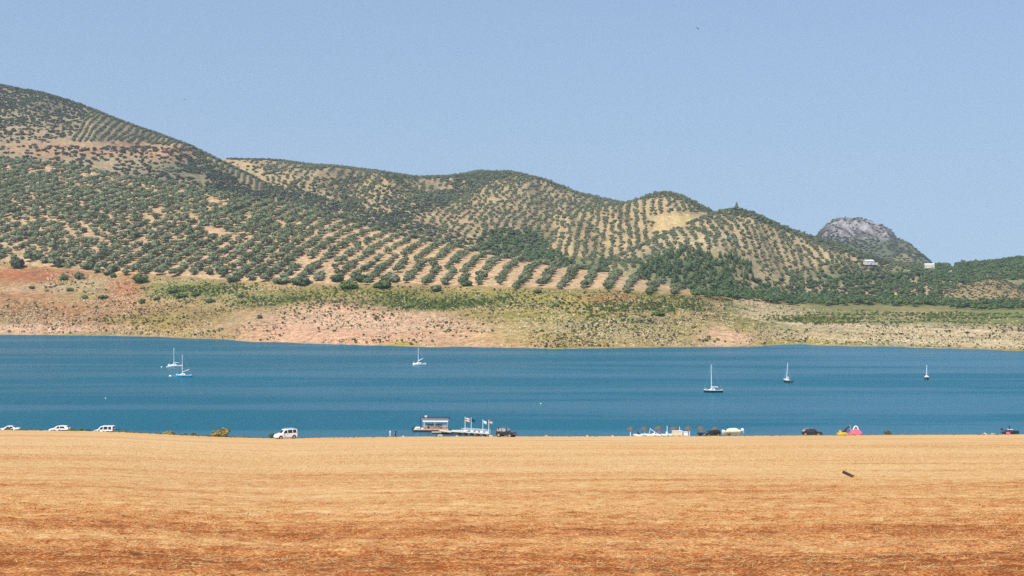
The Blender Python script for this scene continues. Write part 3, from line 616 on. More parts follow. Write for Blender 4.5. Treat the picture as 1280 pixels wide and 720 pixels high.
# low tufts and stones of the drawdown bank
def bank_pts(n, seed):
    J = np.random.default_rng(seed); px = J.uniform(-310, 1560, n); ds = np.interp(px, cols, d_sh); dt = np.minimum(np.interp(px, cols, d_tl), ds+330)
    d = ds+3+(dt-ds)*J.random(n)**1.1; X = (px-CX)/F*d; return np.stack([X, d, hz(X, d)], 1), px
P, px = bank_pts(58000, 61); py = HY-(P[:, 2]-EYE)/P[:, 1]*F
dens = .5+.9*fbm(P[:, 0]/22, P[:, 1]/22, 3, 62)
for (bx, by, rx, ry, wg) in [(30, 342, 70, 10, -.6), (15, 366, 60, 14, -.5), (100, 390, 95, 12, -.35), (380, 418, 70, 10, -.5), (500, 428, 130, 7, -.3), (905, 420, 30, 12, -.7), (1120, 393, 160, 11, -.35), (540, 378, 120, 9, .6), (245, 362, 70, 9, .4), (760, 410, 120, 16, .3), (830, 383, 60, 9, .5), (450, 400, 110, 14, .1), (1120, 425, 200, 9, .25), (30, 395, 50, 14, .2), (60, 372, 60, 14, -.4), (40, 396, 60, 15, .6), (150, 384, 40, 16, .45), (195, 396, 60, 12, .4), (600, 415, 70, 14, -.3), (100, 372, 60, 12, -.3), (1080, 388, 120, 7, -.4), (330, 405, 60, 14, -.2)]:
    dens += wg*np.exp(-((px-bx)/rx)**2-((py-by)/ry)**2)
k = rng.random(len(P)) < np.clip(dens-.12, 0, 1)*.75
tag(merge('low_shrubs', FARC, P[k], rng.uniform(.22, .75, k.sum())*np.where(rng.random(k.sum()) < .07, 1.9, 1), M['scrub'], sink=.25), 'low dark tufts and shrublets dotting the bare drawdown bank', 'low shrubs', kind='stuff')
P, px = bank_pts(53000, 65); py = HY-(P[:, 2]-EYE)/P[:, 1]*F; dens = -.12+.5*fbm(P[:, 0]/30, P[:, 1]/16, 3, 66)
for (bx, by, rx, ry, wg) in [(245, 362, 60, 8, .8), (345, 374, 60, 8, .7), (540, 379, 110, 8, .9), (450, 366, 70, 6, .5), (740, 385, 60, 8, .5), (830, 384, 50, 8, .7), (1010, 400, 70, 7, .6), (1200, 396, 120, 9, .5), (690, 370, 60, 5, .3), (180, 400, 50, 7, .3), (1100, 425, 120, 8, .2)]:
    dens += wg*np.exp(-((px-bx)/rx)**2-((py-by)/ry)**2)
k = rng.random(len(P)) < np.clip(dens, 0, 1)*.7
tag(merge('green_clumps', FARC, P[k], rng.uniform(.5, 1.5, k.sum()), M['bush'], sink=.25), 'green weeds and grass clumps covering the moist parts of the far bank', 'weeds', kind='stuff')
P, px = bank_pts(53000, 63); py = HY-(P[:, 2]-EYE)/P[:, 1]*F
dens = .10+.5*fbm(P[:, 0]/18, P[:, 1]/18, 3, 64)
for (bx, by, rx, ry, wg) in [(770, 410, 120, 16, 1.2), (450, 403, 120, 20, .5), (60, 402, 60, 12, .6), (130, 372, 60, 20, .5), (1120, 424, 220, 12, .8), (965, 392, 40, 12, .8), (340, 360, 60, 9, .4), (640, 385, 60, 10, .3), (250, 408, 60, 10, .3), (40, 394, 60, 15, .6), (145, 380, 40, 18, .8), (105, 346, 40, 8, .8), (200, 350, 40, 6, .5)]:
    dens += wg*np.exp(-((px-bx)/rx)**2-((py-by)/ry)**2)
k = rng.random(len(P)) < np.clip(dens, 0, 1)*.6
V, Q = rocks(P[k], rng.uniform(.3, 1.0, k.sum()), .65)
tag(link('bank_stones', np_mesh('bank_stones', V, Q), pmat('pale_bank_stones', alb(228, 206, 168), .9, .1, .3, .05)), 'pale stones strewn over the bank above the far waterline', 'stones', kind='stuff')

# the 300 nearest olive trees, each on its own
crown_me = []
for k, (pv, pq) in enumerate(NEAR):
    me = np_mesh('crown', pv, pq); me.materials.append(M['olive']); crown_me.append(me)
tb = MB(); tb.rod((0, 0, -.3), (.03, .02, .22), .07, .05, 7).rod((.03, .02, .2), (.22, .1, .6), .04, .02, 6).rod((.03, .02, .2), (-.2, -.08, .62), .04, .02, 6).rod((.03, .02, .2), (.02, -.2, .6), .035, .02, 6)
tm = bpy.data.meshes.new('trunk'); tm.from_pydata(tb.v, [], tb.f); tm.materials.append(M['trunk'])
proto = empty('olive_tree', (0, 0, 0)); link('crown', crown_me[0], None, proto); link('trunk', tm, None, proto)
ZONE = [(70, 'above the red earth at far left'), (150, 'above white stones between two red patches'), (235, 'over the red gully'), (330, 'above the green scrub patch'),
        (420, 'above the pink slope, left end'), (510, 'above the pink slope, middle'), (600, 'above the dark green grass band'), (690, 'in the first bare soil strips'), (770, 'in the strips above the rust patch'), (900, 'in the last strips beside the pine wood')]
frontd = {}
for X, Y, zz in near300:
    p = CX+F*X/Y; q = int(p//14); frontd[q] = min(frontd.get(q, 1e9), Y)
for n_, (X, Y, zz) in enumerate(near300):
    t = proto if n_ == 0 else copy_tree(proto)
    s_ = random.uniform(3.7, 5.4); big = s_ > 4.9; small = s_ < 4.1; s_ *= float(np.interp(CX+F*X/Y, [330, 560], [1.05, .82]))
    t.location = (X, Y, zz-.1); t.rotation_euler.z = random.uniform(0, 6.28); t.scale = (s_, s_*random.uniform(.9, 1.1), s_*random.uniform(.85, 1.1))
    [c for c in t.children if c.name.startswith('crown')][0].data = random.choice(crown_me)
    p = CX+F*X/Y; z_ = next(t_ for lim, t_ in ZONE if p < lim+1 or lim == 900)
    row = 'front row' if Y < frontd[int(p//14)]+4 else ('second row' if Y < frontd[int(p//14)]+13 else 'inner rows')
    tag(t, f"{'broad' if big else ('small' if small else 'rounded')} olive tree in the {row} {z_}", 'olive tree', 'olive trees of the grove across the lake')

# single bushes one can point at on the bank: px, py of the foot, width in px, height ratio, material, label
BUSH = [(23, 335, 24, 1.0, 'scrub', 'largest dark round bush at the top of the red earth bank, left edge'), (40, 361, 9, .8, 'bush', 'small bright green bush alone on the red earth slope'),
        (79, 350, 13, .9, 'bush', 'yellow-green bush below the stones right of the big dark bush'), (98, 349, 16, 1.0, 'olive', 'grey-green upright bush on white stones above the red slope'),
        (88, 364, 10, .8, 'bush', 'low green bush at the left end of the pale gully'), (106, 373, 11, .7, 'bush', 'green bush lowest of the cluster in the pale gully'), (128, 373, 18, .5, 'bush', 'wide low green bush beside the pale gully'),
        (143, 339, 15, .8, 'bush', 'light green bush above the red gully, upper of two'), (142, 347, 12, .8, 'bush', 'light green bush above the red gully, lower of two'), (175, 353, 26, .75, 'bush', 'widest bright green bush over the red gully'),
        (111, 337, 18, 1.0, 'wood', 'dark green bush with a deep crown over the white stones'), (75, 334, 16, .9, 'scrub', 'dark bush just right of the largest one on the bank top'), (60, 328, 14, .9, 'scrub', 'dark bush behind the gap beside the largest one'),
        (177, 379, 12, .8, 'bush', 'small green bush at the foot of the red gully'), (195, 375, 10, .7, 'bush', 'small green bush right of the red gully foot'),
        (216, 366, 20, .6, 'bush', 'green bush at the left end of the long green scrub patch'), (226, 372, 22, .55, 'bush', 'lower green bush at the left end of the scrub patch'), (244, 370, 16, .6, 'bush', 'green bush in the middle of the scrub patch'),
        (262, 378, 16, .6, 'wood', 'dark green bush at the lower right of the scrub patch'), (292, 352, 20, .8, 'olive', 'grey bush under the grove right of the scrub patch'), (300, 372, 10, .9, 'scrub', 'dark bush alone between scrub patch and pink slope'),
        (352, 354, 34, .5, 'olive', 'long grey-green thicket under the grove above the pink slope, left half'), (378, 356, 30, .5, 'wood', 'long dark thicket under the grove above the pink slope, right half'),
        (325, 398, 10, .8, 'scrub', 'small dark bush by itself on the left pink gravel'), (420, 352, 20, .8, 'wood', 'dark round bush left of the large green thicket'), (436, 361, 32, .6, 'bush', 'large green thicket under the grove over the pink slope'),
        (452, 352, 24, .8, 'wood', 'tall dark green bush behind the large thicket'), (478, 360, 28, .6, 'wood', 'dark green thicket right of the large green one'), (492, 352, 22, .8, 'olive', 'grey-green bush behind the right hand thicket'),
        (545, 364, 20, .7, 'olive', 'grey bush below the rows, on the yellow grass'), (583, 357, 22, .6, 'wood', 'dark bush where the striped rows begin'), (672, 366, 14, .6, 'wood', 'dark small bush at the edge of the yellow grass slope'),
        (695, 383, 12, .6, 'bush', 'green bush below the rust coloured patch, left one'), (780, 389, 10, .7, 'bush', 'green bush below the rust coloured patch, right one'), (824, 394, 20, .45, 'bush', 'wide low green bush in the middle of the right bank'),
        (682, 434, 6, .8, 'scrub', 'tiny dark bush at the waterline of the right bank'), (1180, 376, 18, .6, 'wood', 'dark bush at the left foot of the brown mound'), (1190, 378, 12, .8, 'wood', 'dark bush second from the left under the brown mound')]
bush_me = {}
def bush_obj(kind, seed, wide=False):
    k = (kind, seed)
    if k not in bush_me:
        pv, pq = crown(300+seed, 6, 24, 2, .6, .5, .02, (.34, .52), (.08, .2)); me = np_mesh('bush', pv, pq); me.materials.append(M[kind]); bush_me[k] = me
    return bush_me[k]
for n_, (px_, py_, wd, hr, kind, lab) in enumerate(BUSH):
    X, Y, zz = locate(px_, py_); r_ = wd/2*Y/F
    o = link('bush', bush_obj(kind, n_ % 5)); o.location = (X, Y, zz-.1*r_); o.rotation_euler.z = n_*1.7; o.scale = (r_, r_*.9, r_*hr*1.25)
    tag(o, lab, 'bush', 'bushes on the far bank')

# cypress on the hilltop
def cypress(px_, py_, h, lab):
    X, Y, zz = locate(px_, py_); t = empty('cypress_tree', (X, Y, zz-.5), 0, lab, 'cypress')
    pv, pq = conifer(500); me = np_mesh('crown', pv*np.array([h*.32, h*.32, h*.48]), pq); me.materials.append(M['wood']); link('crown', me, None, t)
    MB().rod((0, 0, -.5), (0, 0, h*.4), .25, .12).build('trunk', M['trunk'], t)
cypress(921, 264, 14, 'dark pointed cypress standing on top of the rounded hill')

# farmhouses among the trees
def house(px_, py_, wpx, h, dep, lab, wing=0, rz=0, roof='tile'):
    X, Y, zz = locate(px_, py_); L = wpx/F*Y
    t = empty('farmhouse', (X, Y-3, zz-.6), rz, lab, 'house', 'white farmhouses on the right hand hills')
    b = MB().box(-L/2, L/2, -dep/2, dep/2, 0, h)
    if wing: b.box(L/2, L/2+wing, -dep/2+.8, dep/2-.8, 0, h*.62)
    b.build('wall', M['wall'], t)
    r = MB(); e = .4
    r.add([(-L/2-e, -dep/2-e, h+.02), (L/2+e, -dep/2-e, h+.02), (L/2+e, dep/2+e, h+.02), (-L/2-e, dep/2+e, h+.02), (-L/2-e, 0, h+dep*.22), (L/2+e, 0, h+dep*.22)], [(0, 1, 5, 4), (3, 4, 5, 2), (0, 4, 3), (1, 2, 5), (0, 3, 2, 1)])
    ro = r.build('roof', M[roof], t)
    MB().box(L*.2, L*.2+.9, -.5, .5, h+dep*.1, h+dep*.22+1).build('chimney', M['wall'], ro)
    if wing: MB().box(L/2-.0, L/2+wing+.3, -dep/2+.5, dep/2-.5, h*.62+.01, h*.62+.25).build('wing_roof', M[roof], t)
    for k in range(max(2, int(L/4))):
        x = -L/2+L*(k+.5)/max(2, int(L/4)); f = MB().box(x-.5, x+.5, -dep/2-.05, -dep/2+.05, h*.4, h*.4+1.3).build('window', M['trim'], t)
        MB().box(x-.6, x+.6, -dep/2-.12, -dep/2-.003, h*.4-.12, h*.4-.005).build('sill', M['wall'], f)
    MB().box(-.5+L*.12, .5+L*.12, -dep/2-.06, -dep/2+.04, 0, 2.1).build('door', M['dark_wood'], t)
house(1085, 330.5, 11, 4.6, 8, 'white farmhouse with a lower wing in the trees below the rocky crag', 5, R(12), 'wall')
house(1162, 334.5, 14, 5.0, 8, 'long white farmhouse at the foot of the crag where the ridge dips', 0, R(-8), 'wall')
house(1191, 331, 6, 4.5, 6, 'tiny white house roof showing over the wooded ridge', 0, 0, 'wall')
house(1187, 343, 4, 4.2, 5, 'narrow white house with dark side half hidden in the wood', 0, R(20))
house(911, 299, 6, 1.6, 4, 'low white farm building on the olive slope below the cypress', 0, R(5), 'wall')

# ------------------------------------------------------------------ sailing boats on the lake
def hull(L, B, free, draft, sheer=.18, n=14):
    rings = []
    for i in range(n+1):
        t = i/n; x = -L/2+L*t
        b = B/2*(1-max(0, (t-.42)/.58)**2.2)*(.74+.26*min(1, t/.42)) if t < 1 else .02
        b = max(b, .02); z = free+sheer*(abs(t-.35)/.65)**2*1.6
        rings.append([(x, -b, z), (x, -b*.92, z*.45), (x, -b*.62, -draft*.6), (x, 0, -draft), (x, b*.62, -draft*.6), (x, b*.92, z*.45), (x, b, z)])
    return rings
def sailboat(px_, d, rz, L, mast, lab, hullm='gel', upper='gel', boom_up=.0, cover='cream', heel=0, boom=2.6, motor=True, jib=False, name='sailboat'):
    X = (px_-CX)/F*d; t = empty(name, (X, d, 0), rz, lab, 'sailboat', 'sailboats moored on the lake', rx=heel)
    B = L*.36; rg = hull(L, B, .86, .35)
    MB().loft(rg).build('hull', M[hullm], t, True)
    st = MB()                                          # upper strake / sheer band
    for sgn in (-1, 1):
        q = []
        for r in rg:
            a, b_ = (r[0], r[1]) if sgn < 0 else (r[6], r[5]); k = .62
            lo = (a[0]*k+b_[0]*(1-k), (a[1]*k+b_[1]*(1-k))*1.012, a[2]*k+b_[2]*(1-k)); q.append([(a[0], a[1]*1.012, a[2]+.01), lo])
        st.loft(q, close=False, cap=False)
    st.build('sheer_band', M[upper], t)
    dk = MB().loft([[r[0], r[6]] for r in rg], close=False, cap=False); dk.v = [(a, b*.985, c+.02) for a, b, c in dk.v]; dk.build('deck', M['gel'], t)
    cb = MB().loft([[(x, -w_, .8), (x, -w_*.85, z), (x, w_*.85, z), (x, w_, .8)] for x, w_, z in ((-L*.08, B*.30, 1.2), (0, B*.31, 1.42), (L*.12, B*.27, 1.38), (L*.24, B*.16, 1.05))]).build('cabin', M['gel'], t)
    for sgn in (-1, 1): MB().box(-L*.02, L*.12, sgn*B*.305-.01, sgn*B*.305+.01, .06+.98, .08+1.1).build('cabin_window', M['glass'], cb)
    MB().box(-L*.40, -L*.10, -B*.2, B*.2, .885, .91).build('cockpit', M['trim'], t)
    mx_ = L*.10
    MB().rod((mx_, 0, .6), (mx_, 0, .6+mast), .125, .09, 8).build('mast', M['white'], t)
    bz = 1.85; e = (mx_-boom*math.cos(boom_up), 0, bz+boom*math.sin(boom_up))
    bo = MB().rod((mx_, 0, bz), e, .07).build('boom', M['alu'], t)
    MB().rod((mx_-.1, 0, bz+.14), (e[0]+.2, 0, e[2]+.12), .17, .10).build('sail_cover', M[cover], bo)
    MB().rod((L*.49, 0, .85), (mx_, 0, .5+mast*.97), .014, n=4).build('forestay', M['alu'], t)
    MB().rod((-L*.49, 0, .7), (mx_, 0, .58+mast), .012, n=4).build('backstay', M['alu'], t)
    for sgn in (-1, 1): MB().rod((mx_-.1, sgn*B*.46, .68), (mx_, 0, .6+mast*.75), .012, n=4).build('shroud', M['alu'], t)
    MB().box(-L/2-.10, -L/2-.02, -.02, .02, -.5, 1.0).build('rudder', M['white'], t)
    rl = MB()
    for sgn in (-1, 1): rl.rod((L*.47, sgn*.12, 1.1), (L*.36, sgn*B*.2, 1.55), .02, n=5).rod((L*.47, 0, 1.55), (L*.36, sgn*B*.2, 1.55), .02, n=5)
    rl.build('bow_rail', M['alu'], t)
    if motor:
        mo = MB().box(-L/2-.42, -L/2-.12, -.14, .14, .8, 1.25, .04, .03).build('outboard_motor', M['trim'], t)
        MB().box(-L/2-.30, -L/2-.18, -.05, .05, -.5, .8).build('motor_leg', M['steel'], mo)
    return t
PI = math.pi
sailboat(219.2, 668, PI+R(6), 7.0, 8.4, 'white sailboat with bare mast moored behind the blue one', 'gel', 'gel', 0, 'cream', R(2), 2.4)
sailboat(230, 604, PI-R(5), 7.2, 9.0, 'bright blue sailboat with its boom raised, nearer of the left pair', 'blue', 'cyan', R(22), 'cream', 0, 3.2)
sailboat(524.5, 680, PI+R(10), 6.6, 7.9, 'small white sailboat with raised boom alone under the pink gravel slope', 'gel', 'gel', R(28), 'white', 0, 2.7)
sailboat(891.6, 526, PI+R(4), 7.1, 9.8, 'sailboat with navy hull, white deck and tallest mast on the right', 'navy', 'gel', 0, 'white', R(2), 2.7, False)
sailboat(984, 575, PI/2+R(14), 6.8, 7.2, 'white sailboat seen end on, second from the right', 'trim', 'gel', 0, 'white', R(4), 2.2, False)
sailboat(1158.3, 592, PI/2-R(20), 5.6, 5.2, 'smallest sailboat with dark hull and white deck, farthest right', 'trim', 'gel', 0, 'white', 0, 1.8, False)
for px_, d, lab in ((202, 665, 'small white mooring buoy farthest left on the lake'), (208.8, 665, 'small white mooring buoy at the bow of the white sailboat'), (213, 608, 'pale elongated mooring buoy ahead of the blue sailboat'), (676, 480, 'tiny white buoy alone in the middle of the lake'), (132, 500, 'tiny white buoy alone off the parked white cars')):
    b = MB().ball((0, 0, .08), {213: .5, 676: .2, 132: .2}.get(px_, .34), sq=(1.2, 1, .8)).rod((0, 0, .1), (0, 0, .4), .03)
    o = b.build('mooring_buoy', M['white'], None, True); o.location = ((px_-CX)/F*d, d, 0); tag(o, lab, 'buoy', 'mooring buoys')
o = MB().rod((-9.3, 0, .1), (-3.8, 0, .55), .03, n=5).build('mooring_line', M['cyan']); o.location = ((241-CX)/F*604-1.2, 604, 0); tag(o, 'pale mooring line from the blue sailboat bow to its buoy', 'rope')

# ------------------------------------------------------------------ cars
def gpos(px_, d):
    X = (px_-CX)/F*d; return X, d, float(field_base(np.array(px_), np.array(d)))
def car(px_, d, rz, paint, st, wins, lab, wheel_r=.33, W=1.75, name='parked_car', front=None, dz=0, spare=False, rack=False, tail_open=False, glass='glass'):
    """st: stations from rear to front (x, z bottom, z shoulder, z top, half width shoulder, half width top)"""
    X, Y, zz = gpos(px_, d); t = empty(name, (X, Y, zz+dz), rz, lab, 'car', 'cars parked along the edge of the field')
    xs = [s[0] for s in st]
    def I(x, k): return float(np.interp(x, xs, [s[k] for s in st]))
    ring = lambda s: [(s[0], -s[4]*.8, s[1]), (s[0], -s[4], s[1]+.12), (s[0], -s[4]*1.01, (s[1]+s[2])/2), (s[0], -s[4]*.98, s[2]), (s[0], -s[5], s[3]), (s[0], s[5], s[3]), (s[0], s[4]*.98, s[2]), (s[0], s[4]*1.01, (s[1]+s[2])/2), (s[0], s[4], s[1]+.12), (s[0], s[4]*.8, s[1])]
    MB().loft([ring(s) for s in st]).build('body', M[paint], t)
    def side(x, f, sg): return (x, sg*((1-f)*I(x, 4)*.98+f*I(x, 5)+.012), (1-f)*I(x, 2)+f*I(x, 3))
    for sg in (-1, 1):
        for (x0, x1, x2, x3) in wins['side']:                # bottom rear, bottom front, top front, top rear
            a = [side(x0, .08, sg), side(x1, .08, sg), side(x2, .86, sg), side(x3, .86, sg)]
            MB().quad(*(a if sg < 0 else a[::-1])).build('side_window', M[glass], t)
    for nm, (xa, xb) in (('windscreen', wins['front']), ('rear_window', wins['rear'])):
        def top(x, f): return I(x, 5)*f
        a = [(xa, -top(xa, .92), I(xa, 3)+.014), (xb, -top(xb, .9), I(xb, 3)+.014), (xb, top(xb, .9), I(xb, 3)+.014), (xa, top(xa, .92), I(xa, 3)+.014)]
        ox = .014 if nm == 'windscreen' else -.014
        a = [(p[0]+ox, p[1], p[2]) for p in a]; MB().quad(*a).build(nm, M[glass], t)
    xr, xf = xs[0], xs[-1]; ax = (xr+.17*(xf-xr), xf-.19*(xf-xr))
    for x in ax:
        for sg in (-1, 1):
            y = sg*(W/2-.10)
            MB().rod((x, sg*(W/2-.3), wheel_r+.03), (x, sg*(W/2+.013), wheel_r+.03), wheel_r*1.17, n=18).build('wheel_arch', M['trim'], t)
            wh = MB().rod((x, y-sg*.10, wheel_r), (x, y+sg*.135, wheel_r), wheel_r, n=18).build('wheel', M['rubber'], t)
            MB().rod((x, y+sg*.1355, wheel_r), (x, y+sg*.145, wheel_r), wheel_r*.62, n=12).build('rim', M['rim'], wh)
    wf = I(xf-.1, 4)
    MB().box(xf-.12, xf+.05, -wf*.96, wf*.96, I(xf, 1)+.02, I(xf, 1)+.26).build('front_bumper', M['trim' if paint == 'car_black' else paint], t)
    MB().box(xr-.05, xr+.1, -I(xr, 4)*.96, I(xr, 4)*.96, I(xr, 1)+.02, I(xr, 1)+.26).build('rear_bumper', M['trim'], t)
    for sg in (-1, 1):
        MB().box(xf-.16, xf+.025, sg*wf*.72-.17, sg*wf*.72+.17, I(xf, 2)-.2, I(xf, 2)-.04).build('headlight', M['lamp'], t)
        MB().box(xr-.02, xr+.08, sg*I(xr, 4)*.86-.08, sg*I(xr, 4)*.86+.08, I(xr, 2)-.28, I(xr, 2)+.02).build('tail_light', M['red'], t)
        xm = wins['front'][0]-.25; MB().box(xm-.07, xm+.07, sg*(W/2+.12)-.09, sg*(W/2+.12)+.09, I(xm, 2)+.02, I(xm, 2)+.19).build('mirror', M[paint], t)
        xd = (ax[0]+ax[1])/2
        MB().box(xd-.09, xd+.09, sg*(W/2+.008)-.012, sg*(W/2+.008)+.012, I(xd, 2)-.13, I(xd, 2)-.09).build('door_handle', M['trim'], t)
    MB().box(xf+.051, xf+.056, -.26, .26, I(xf, 1)+.09, I(xf, 1)+.2).build('number_plate', M['white'], t)
    if spare:
        sw = MB().rod((xr-.02, 0, .95), (xr-.22, 0, .95), .34, n=16).build('spare_wheel', M['rubber'], t)
    if rack:
        r = MB()
        for sg in (-1, 1): r.rod((xs[0]+.5, sg*.6, I(xs[0]+.6, 3)+.09), (xs[0]+2.0, sg*.6, I(xs[0]+1.8, 3)+.09), .025, n=5)
        r.build('roof_rail', M['steel'], t)
    if tail_open:
        z = I(xr, 3); q = MB().box(xr-.95, xr+.02, -.68, .68, z-.02, z+.05); q.build('open_tailgate', M['trim'], t)
    return t
W_ = .87
HATCH = [(-2.05, .35, .82, .98, .78, .70), (-1.95, .22, .88, 1.12, .84, .66), (-1.55, .2, .92, 1.42, .86, .58), (-.5, .2, .92, 1.5, W_, .60), (.25, .2, .91, 1.45, W_, .58), (1.0, .2, .90, .98, .86, .70), (1.75, .22, .80, .86, .82, .62), (2.05, .34, .62, .68, .68, .55)]
HW = dict(side=[(-1.5, -.35, -.35, -1.2), (-.28, .62, .2, -.28)], front=(.95, .33), rear=(-1.93, -1.6))
SEDAN = [(-2.2, .36, .85, .92, .76, .66), (-2.1, .22, .92, .98, .84, .66), (-1.45, .2, .93, 1.02, .86, .64), (-.75, .2, .93, 1.42, W_, .58), (.15, .2, .92, 1.44, W_, .58), (.95, .2, .91, .98, .86, .66), (1.8, .22, .80, .85, .82, .62), (2.15, .34, .62, .68, .68, .55)]
SW = dict(side=[(-1.1, -.3, -.3, -.75), (-.22, .6, .2, -.22)], front=(.9, .2), rear=(-1.4, -.8))
VAN = [(-2.05, .35, .95, 1.0, .80, .74), (-1.99, .25, 1.02, 1.74, .86, .68), (-1.6, .22, 1.04, 1.83, W_, .70), (.2, .22, 1.03, 1.80, W_, .68), (.55, .22, 1.02, 1.66, W_, .66), (1.12, .22, 1.0, 1.08, .86, .72), (1.8, .24, .86, .93, .83, .64), (2.08, .34, .64, .72, .70, .58)]
VW = dict(side=[(-1.85, -1.15, -1.15, -1.75), (-1.02, -.15, -.15, -1.02), (-.02, .82, .42, -.02)], front=(1.07, .58), rear=(-2.02, -2.0))
JEEP = [(-1.8, .42, 1.0, 1.05, .76, .74), (-1.76, .40, 1.04, 1.72, .82, .66), (-1.3, .38, 1.05, 1.82, .84, .68), (.1, .38, 1.04, 1.80, .84, .67), (.25, .38, 1.04, 1.74, .84, .66), (.62, .38, 1.03, 1.10, .82, .72), (1.5, .40, .96, 1.02, .80, .70), (1.8, .44, .80, .86, .74, .66)]
JW = dict(side=[(-1.65, -.65, -.65, -1.6), (-.55, .42, .16, -.55)], front=(.58, .28), rear=(-1.79, -1.77))
car(11, 287, PI+R(6), 'car_white', SEDAN, SW, 'white saloon car cut off by the left edge of the photo, bush in front', name='parked_car')
car(74.5, 286, PI-R(5), 'car_white', HATCH, HW, 'white hatchback car parked on the field edge, second from the left')
car(130.5, 284, PI-R(8), 'car_white', VAN, VW, 'white estate van with its tailgate raised, third from the left', W=1.75, tail_open=True, dz=-.28)
car(357, 262, PI+R(32), 'car_white', VAN, VW, 'white people carrier van beside a green bush, seen fully at the field edge', rack=True)
car(633, 262, -R(28), 'car_black', JEEP, JW, 'black short off-road car right of the jetty flags', wheel_r=.38, W=1.7, spare=True, glass='sunlit_look_glass')
car(1015, 288, -R(10), 'car_black', HATCH, HW, 'black hatchback car alone between beach boat and pink pedal boats')
car(889.5, 330, PI+R(24), 'car_black', HATCH, HW, 'black car with trailer parked beside the cream covered boat')

# bushes and tufts along the field edge
EDGE = [(10, 279, 8, .9, 'scrub', 'olive coloured bush in front of the white saloon at the left edge'), (28, 281, 4, 1.2, 'scrub', 'small dark tuft right of the leftmost white car'), (41, 281, 12, .4, 'bush', 'low green tuft between the two leftmost white cars'),
        (79, 278, 6, .6, 'scrub', 'small dry bush at the front of the white hatchback'), (91, 280, 9, .9, 'bush', 'green bush at the tail of the white hatchback'), (101, 280, 7, 1.1, 'bush', 'upright green bush between hatchback and white van'), (110.5, 278, 7, .9, 'scrub', 'dark round bush in front of the white van with raised tailgate'),
        (154, 278, 12, .5, 'bush', 'green tuft behind the raised tailgate van'), (180, 276, 8, .5, 'dry', 'dry tuft right of the raised tailgate van'), (197, 276, 9, .5, 'bush', 'low olive tuft left of the dry grass clump'), (212, 274, 16, .45, 'dry', 'dry yellow grass clump on the left field edge'), (217, 270, 8, .4, 'scrub', 'dark tuft in the dry grass clump'),
        (232, 275, 5, 1.0, 'scrub', 'narrow dark bush left of the small round one'), (242, 274, 7, 1.0, 'wood', 'small round dark green bush on the field edge'), (279, 268, 30, .62, 'dry', 'large yellow-olive bush at the field edge left of the white people carrier'), (268, 269, 12, .4, 'scrub', 'dark low growth at the left side of the yellow bush'),
        (341, 272, 13, .85, 'bush', 'green bush at the nose of the white people carrier'), (1110, 284, 12, .75, 'scrub', 'dark round bush on the field edge right of the pink pedal boats')]
for n_, (px_, d, wd, hr, kind, lab) in enumerate(EDGE):
    X, Y, zz = gpos(px_, d); r_ = wd/2*Y/F; pv, pq = crown(400+n_, 6, 40, 2, .6, .5, .0, (.32, .5), (.06, .16))
    me = np_mesh('bush', pv*np.array([r_, r_, r_*hr*1.35]), pq); o = link('bush', me, M[kind]); o.location = (X, Y, zz-.05); tag(o, lab, 'bush', 'bushes along the field edge')
# fringe of weeds along the field edge
J = np.random.default_rng(70); n = 2600; px = np.concatenate([J.uniform(-60, 330, 1100), J.uniform(330, 1340, 1500)]); d = J.uniform(262, 280, n)
X = (px-CX)/F*d; P = np.stack([X, d, field_base(px, d)], 1); k = fbm(X/6, d/4, 2, 71) > -.05
tag(merge('dry_weeds', LOW, P[k], J.uniform(.05, .24, k.sum())*np.where(px[k] < 330, 1.4, .9), M['dry'], sink=.1), 'fringe of dry weeds along the crest of the stubble field', 'weeds', kind='stuff')

# ------------------------------------------------------------------ floating bar, jetty, flags
D0 = 398.0
def wx(px_, d=D0): return (px_-CX)/F*d
bx = wx(519); t = empty('floating_bar', (wx(540), D0, 0), R(-2), 'floating bar with white framed canopy, dark roof and orange railing beside the jetty', 'houseboat')
hl = MB()
for y in (-1.6, 1.6): hl.loft([[(x, y-r_, z) for (r_, z) in ((-.42, .1), (-.3, .5), (.3, .5), (.42, .1), (.25, -.35), (-.25, -.35))] for x in (-4.8, 4.6)]); hl.loft([[(x, y-r_*k, .1+(z-.1)*k) for (r_, z) in ((-.42, .1), (-.3, .5), (.3, .5), (.42, .1), (.25, -.35), (-.25, -.35))] for x, k in ((-4.8, 1), (-5.4, .35))])
hl.build('pontoon_float', M['trim'], t)
MB().box(-5.0, 4.8, -2.2, 2.2, .5, .68).build('deck', M['pale_wood'], t)
pz, rz_ = .68, 3.5
for x in (-2.3, 1.0, 4.5):
    for y in (-2.05, 2.05): MB().rod((x, y, pz), (x, y, rz_), .06).build('post', M['white'], t)
MB().box(-2.45, 4.7, -2.25, 2.25, 2.78, 3.42).build('white_canopy_valance', M['white'], t)
ro = MB().loft([[(x, -2.4, 3.45), (x, -2.2, 3.8), (x, 0, 4.1), (x, 2.2, 3.8), (x, 2.4, 3.45)] for x in (-2.8, 4.9)]).build('roof', M['navy'], t)
MB().box(-2.0, -1.4, -.6, .2, 3.9, 4.35).build('roof_vent', M['white'], ro)
MB().rod((-3.1, -1.9, .68), (-3.1, -1.9, 4.3), .08).build('mast_post', M['trim'], t)
rl = MB(); rl.box(-2.3, 4.5, -2.12, -2.08, 1.6, 1.68)
for k in range(8): rl.rod((-2.3+k*.97, -2.1, .68), (-2.3+k*.97, -2.1, 1.64), .03, n=5)
rl.build('railing', M['white'], t)
op = MB()
for k in range(4): op.box(-2.2+k*1.7, -1.0+k*1.7, -2.15, -2.13, .74, 1.30+.12*(k % 2))
op.build('orange_railing_cloth', M['orange'], t)
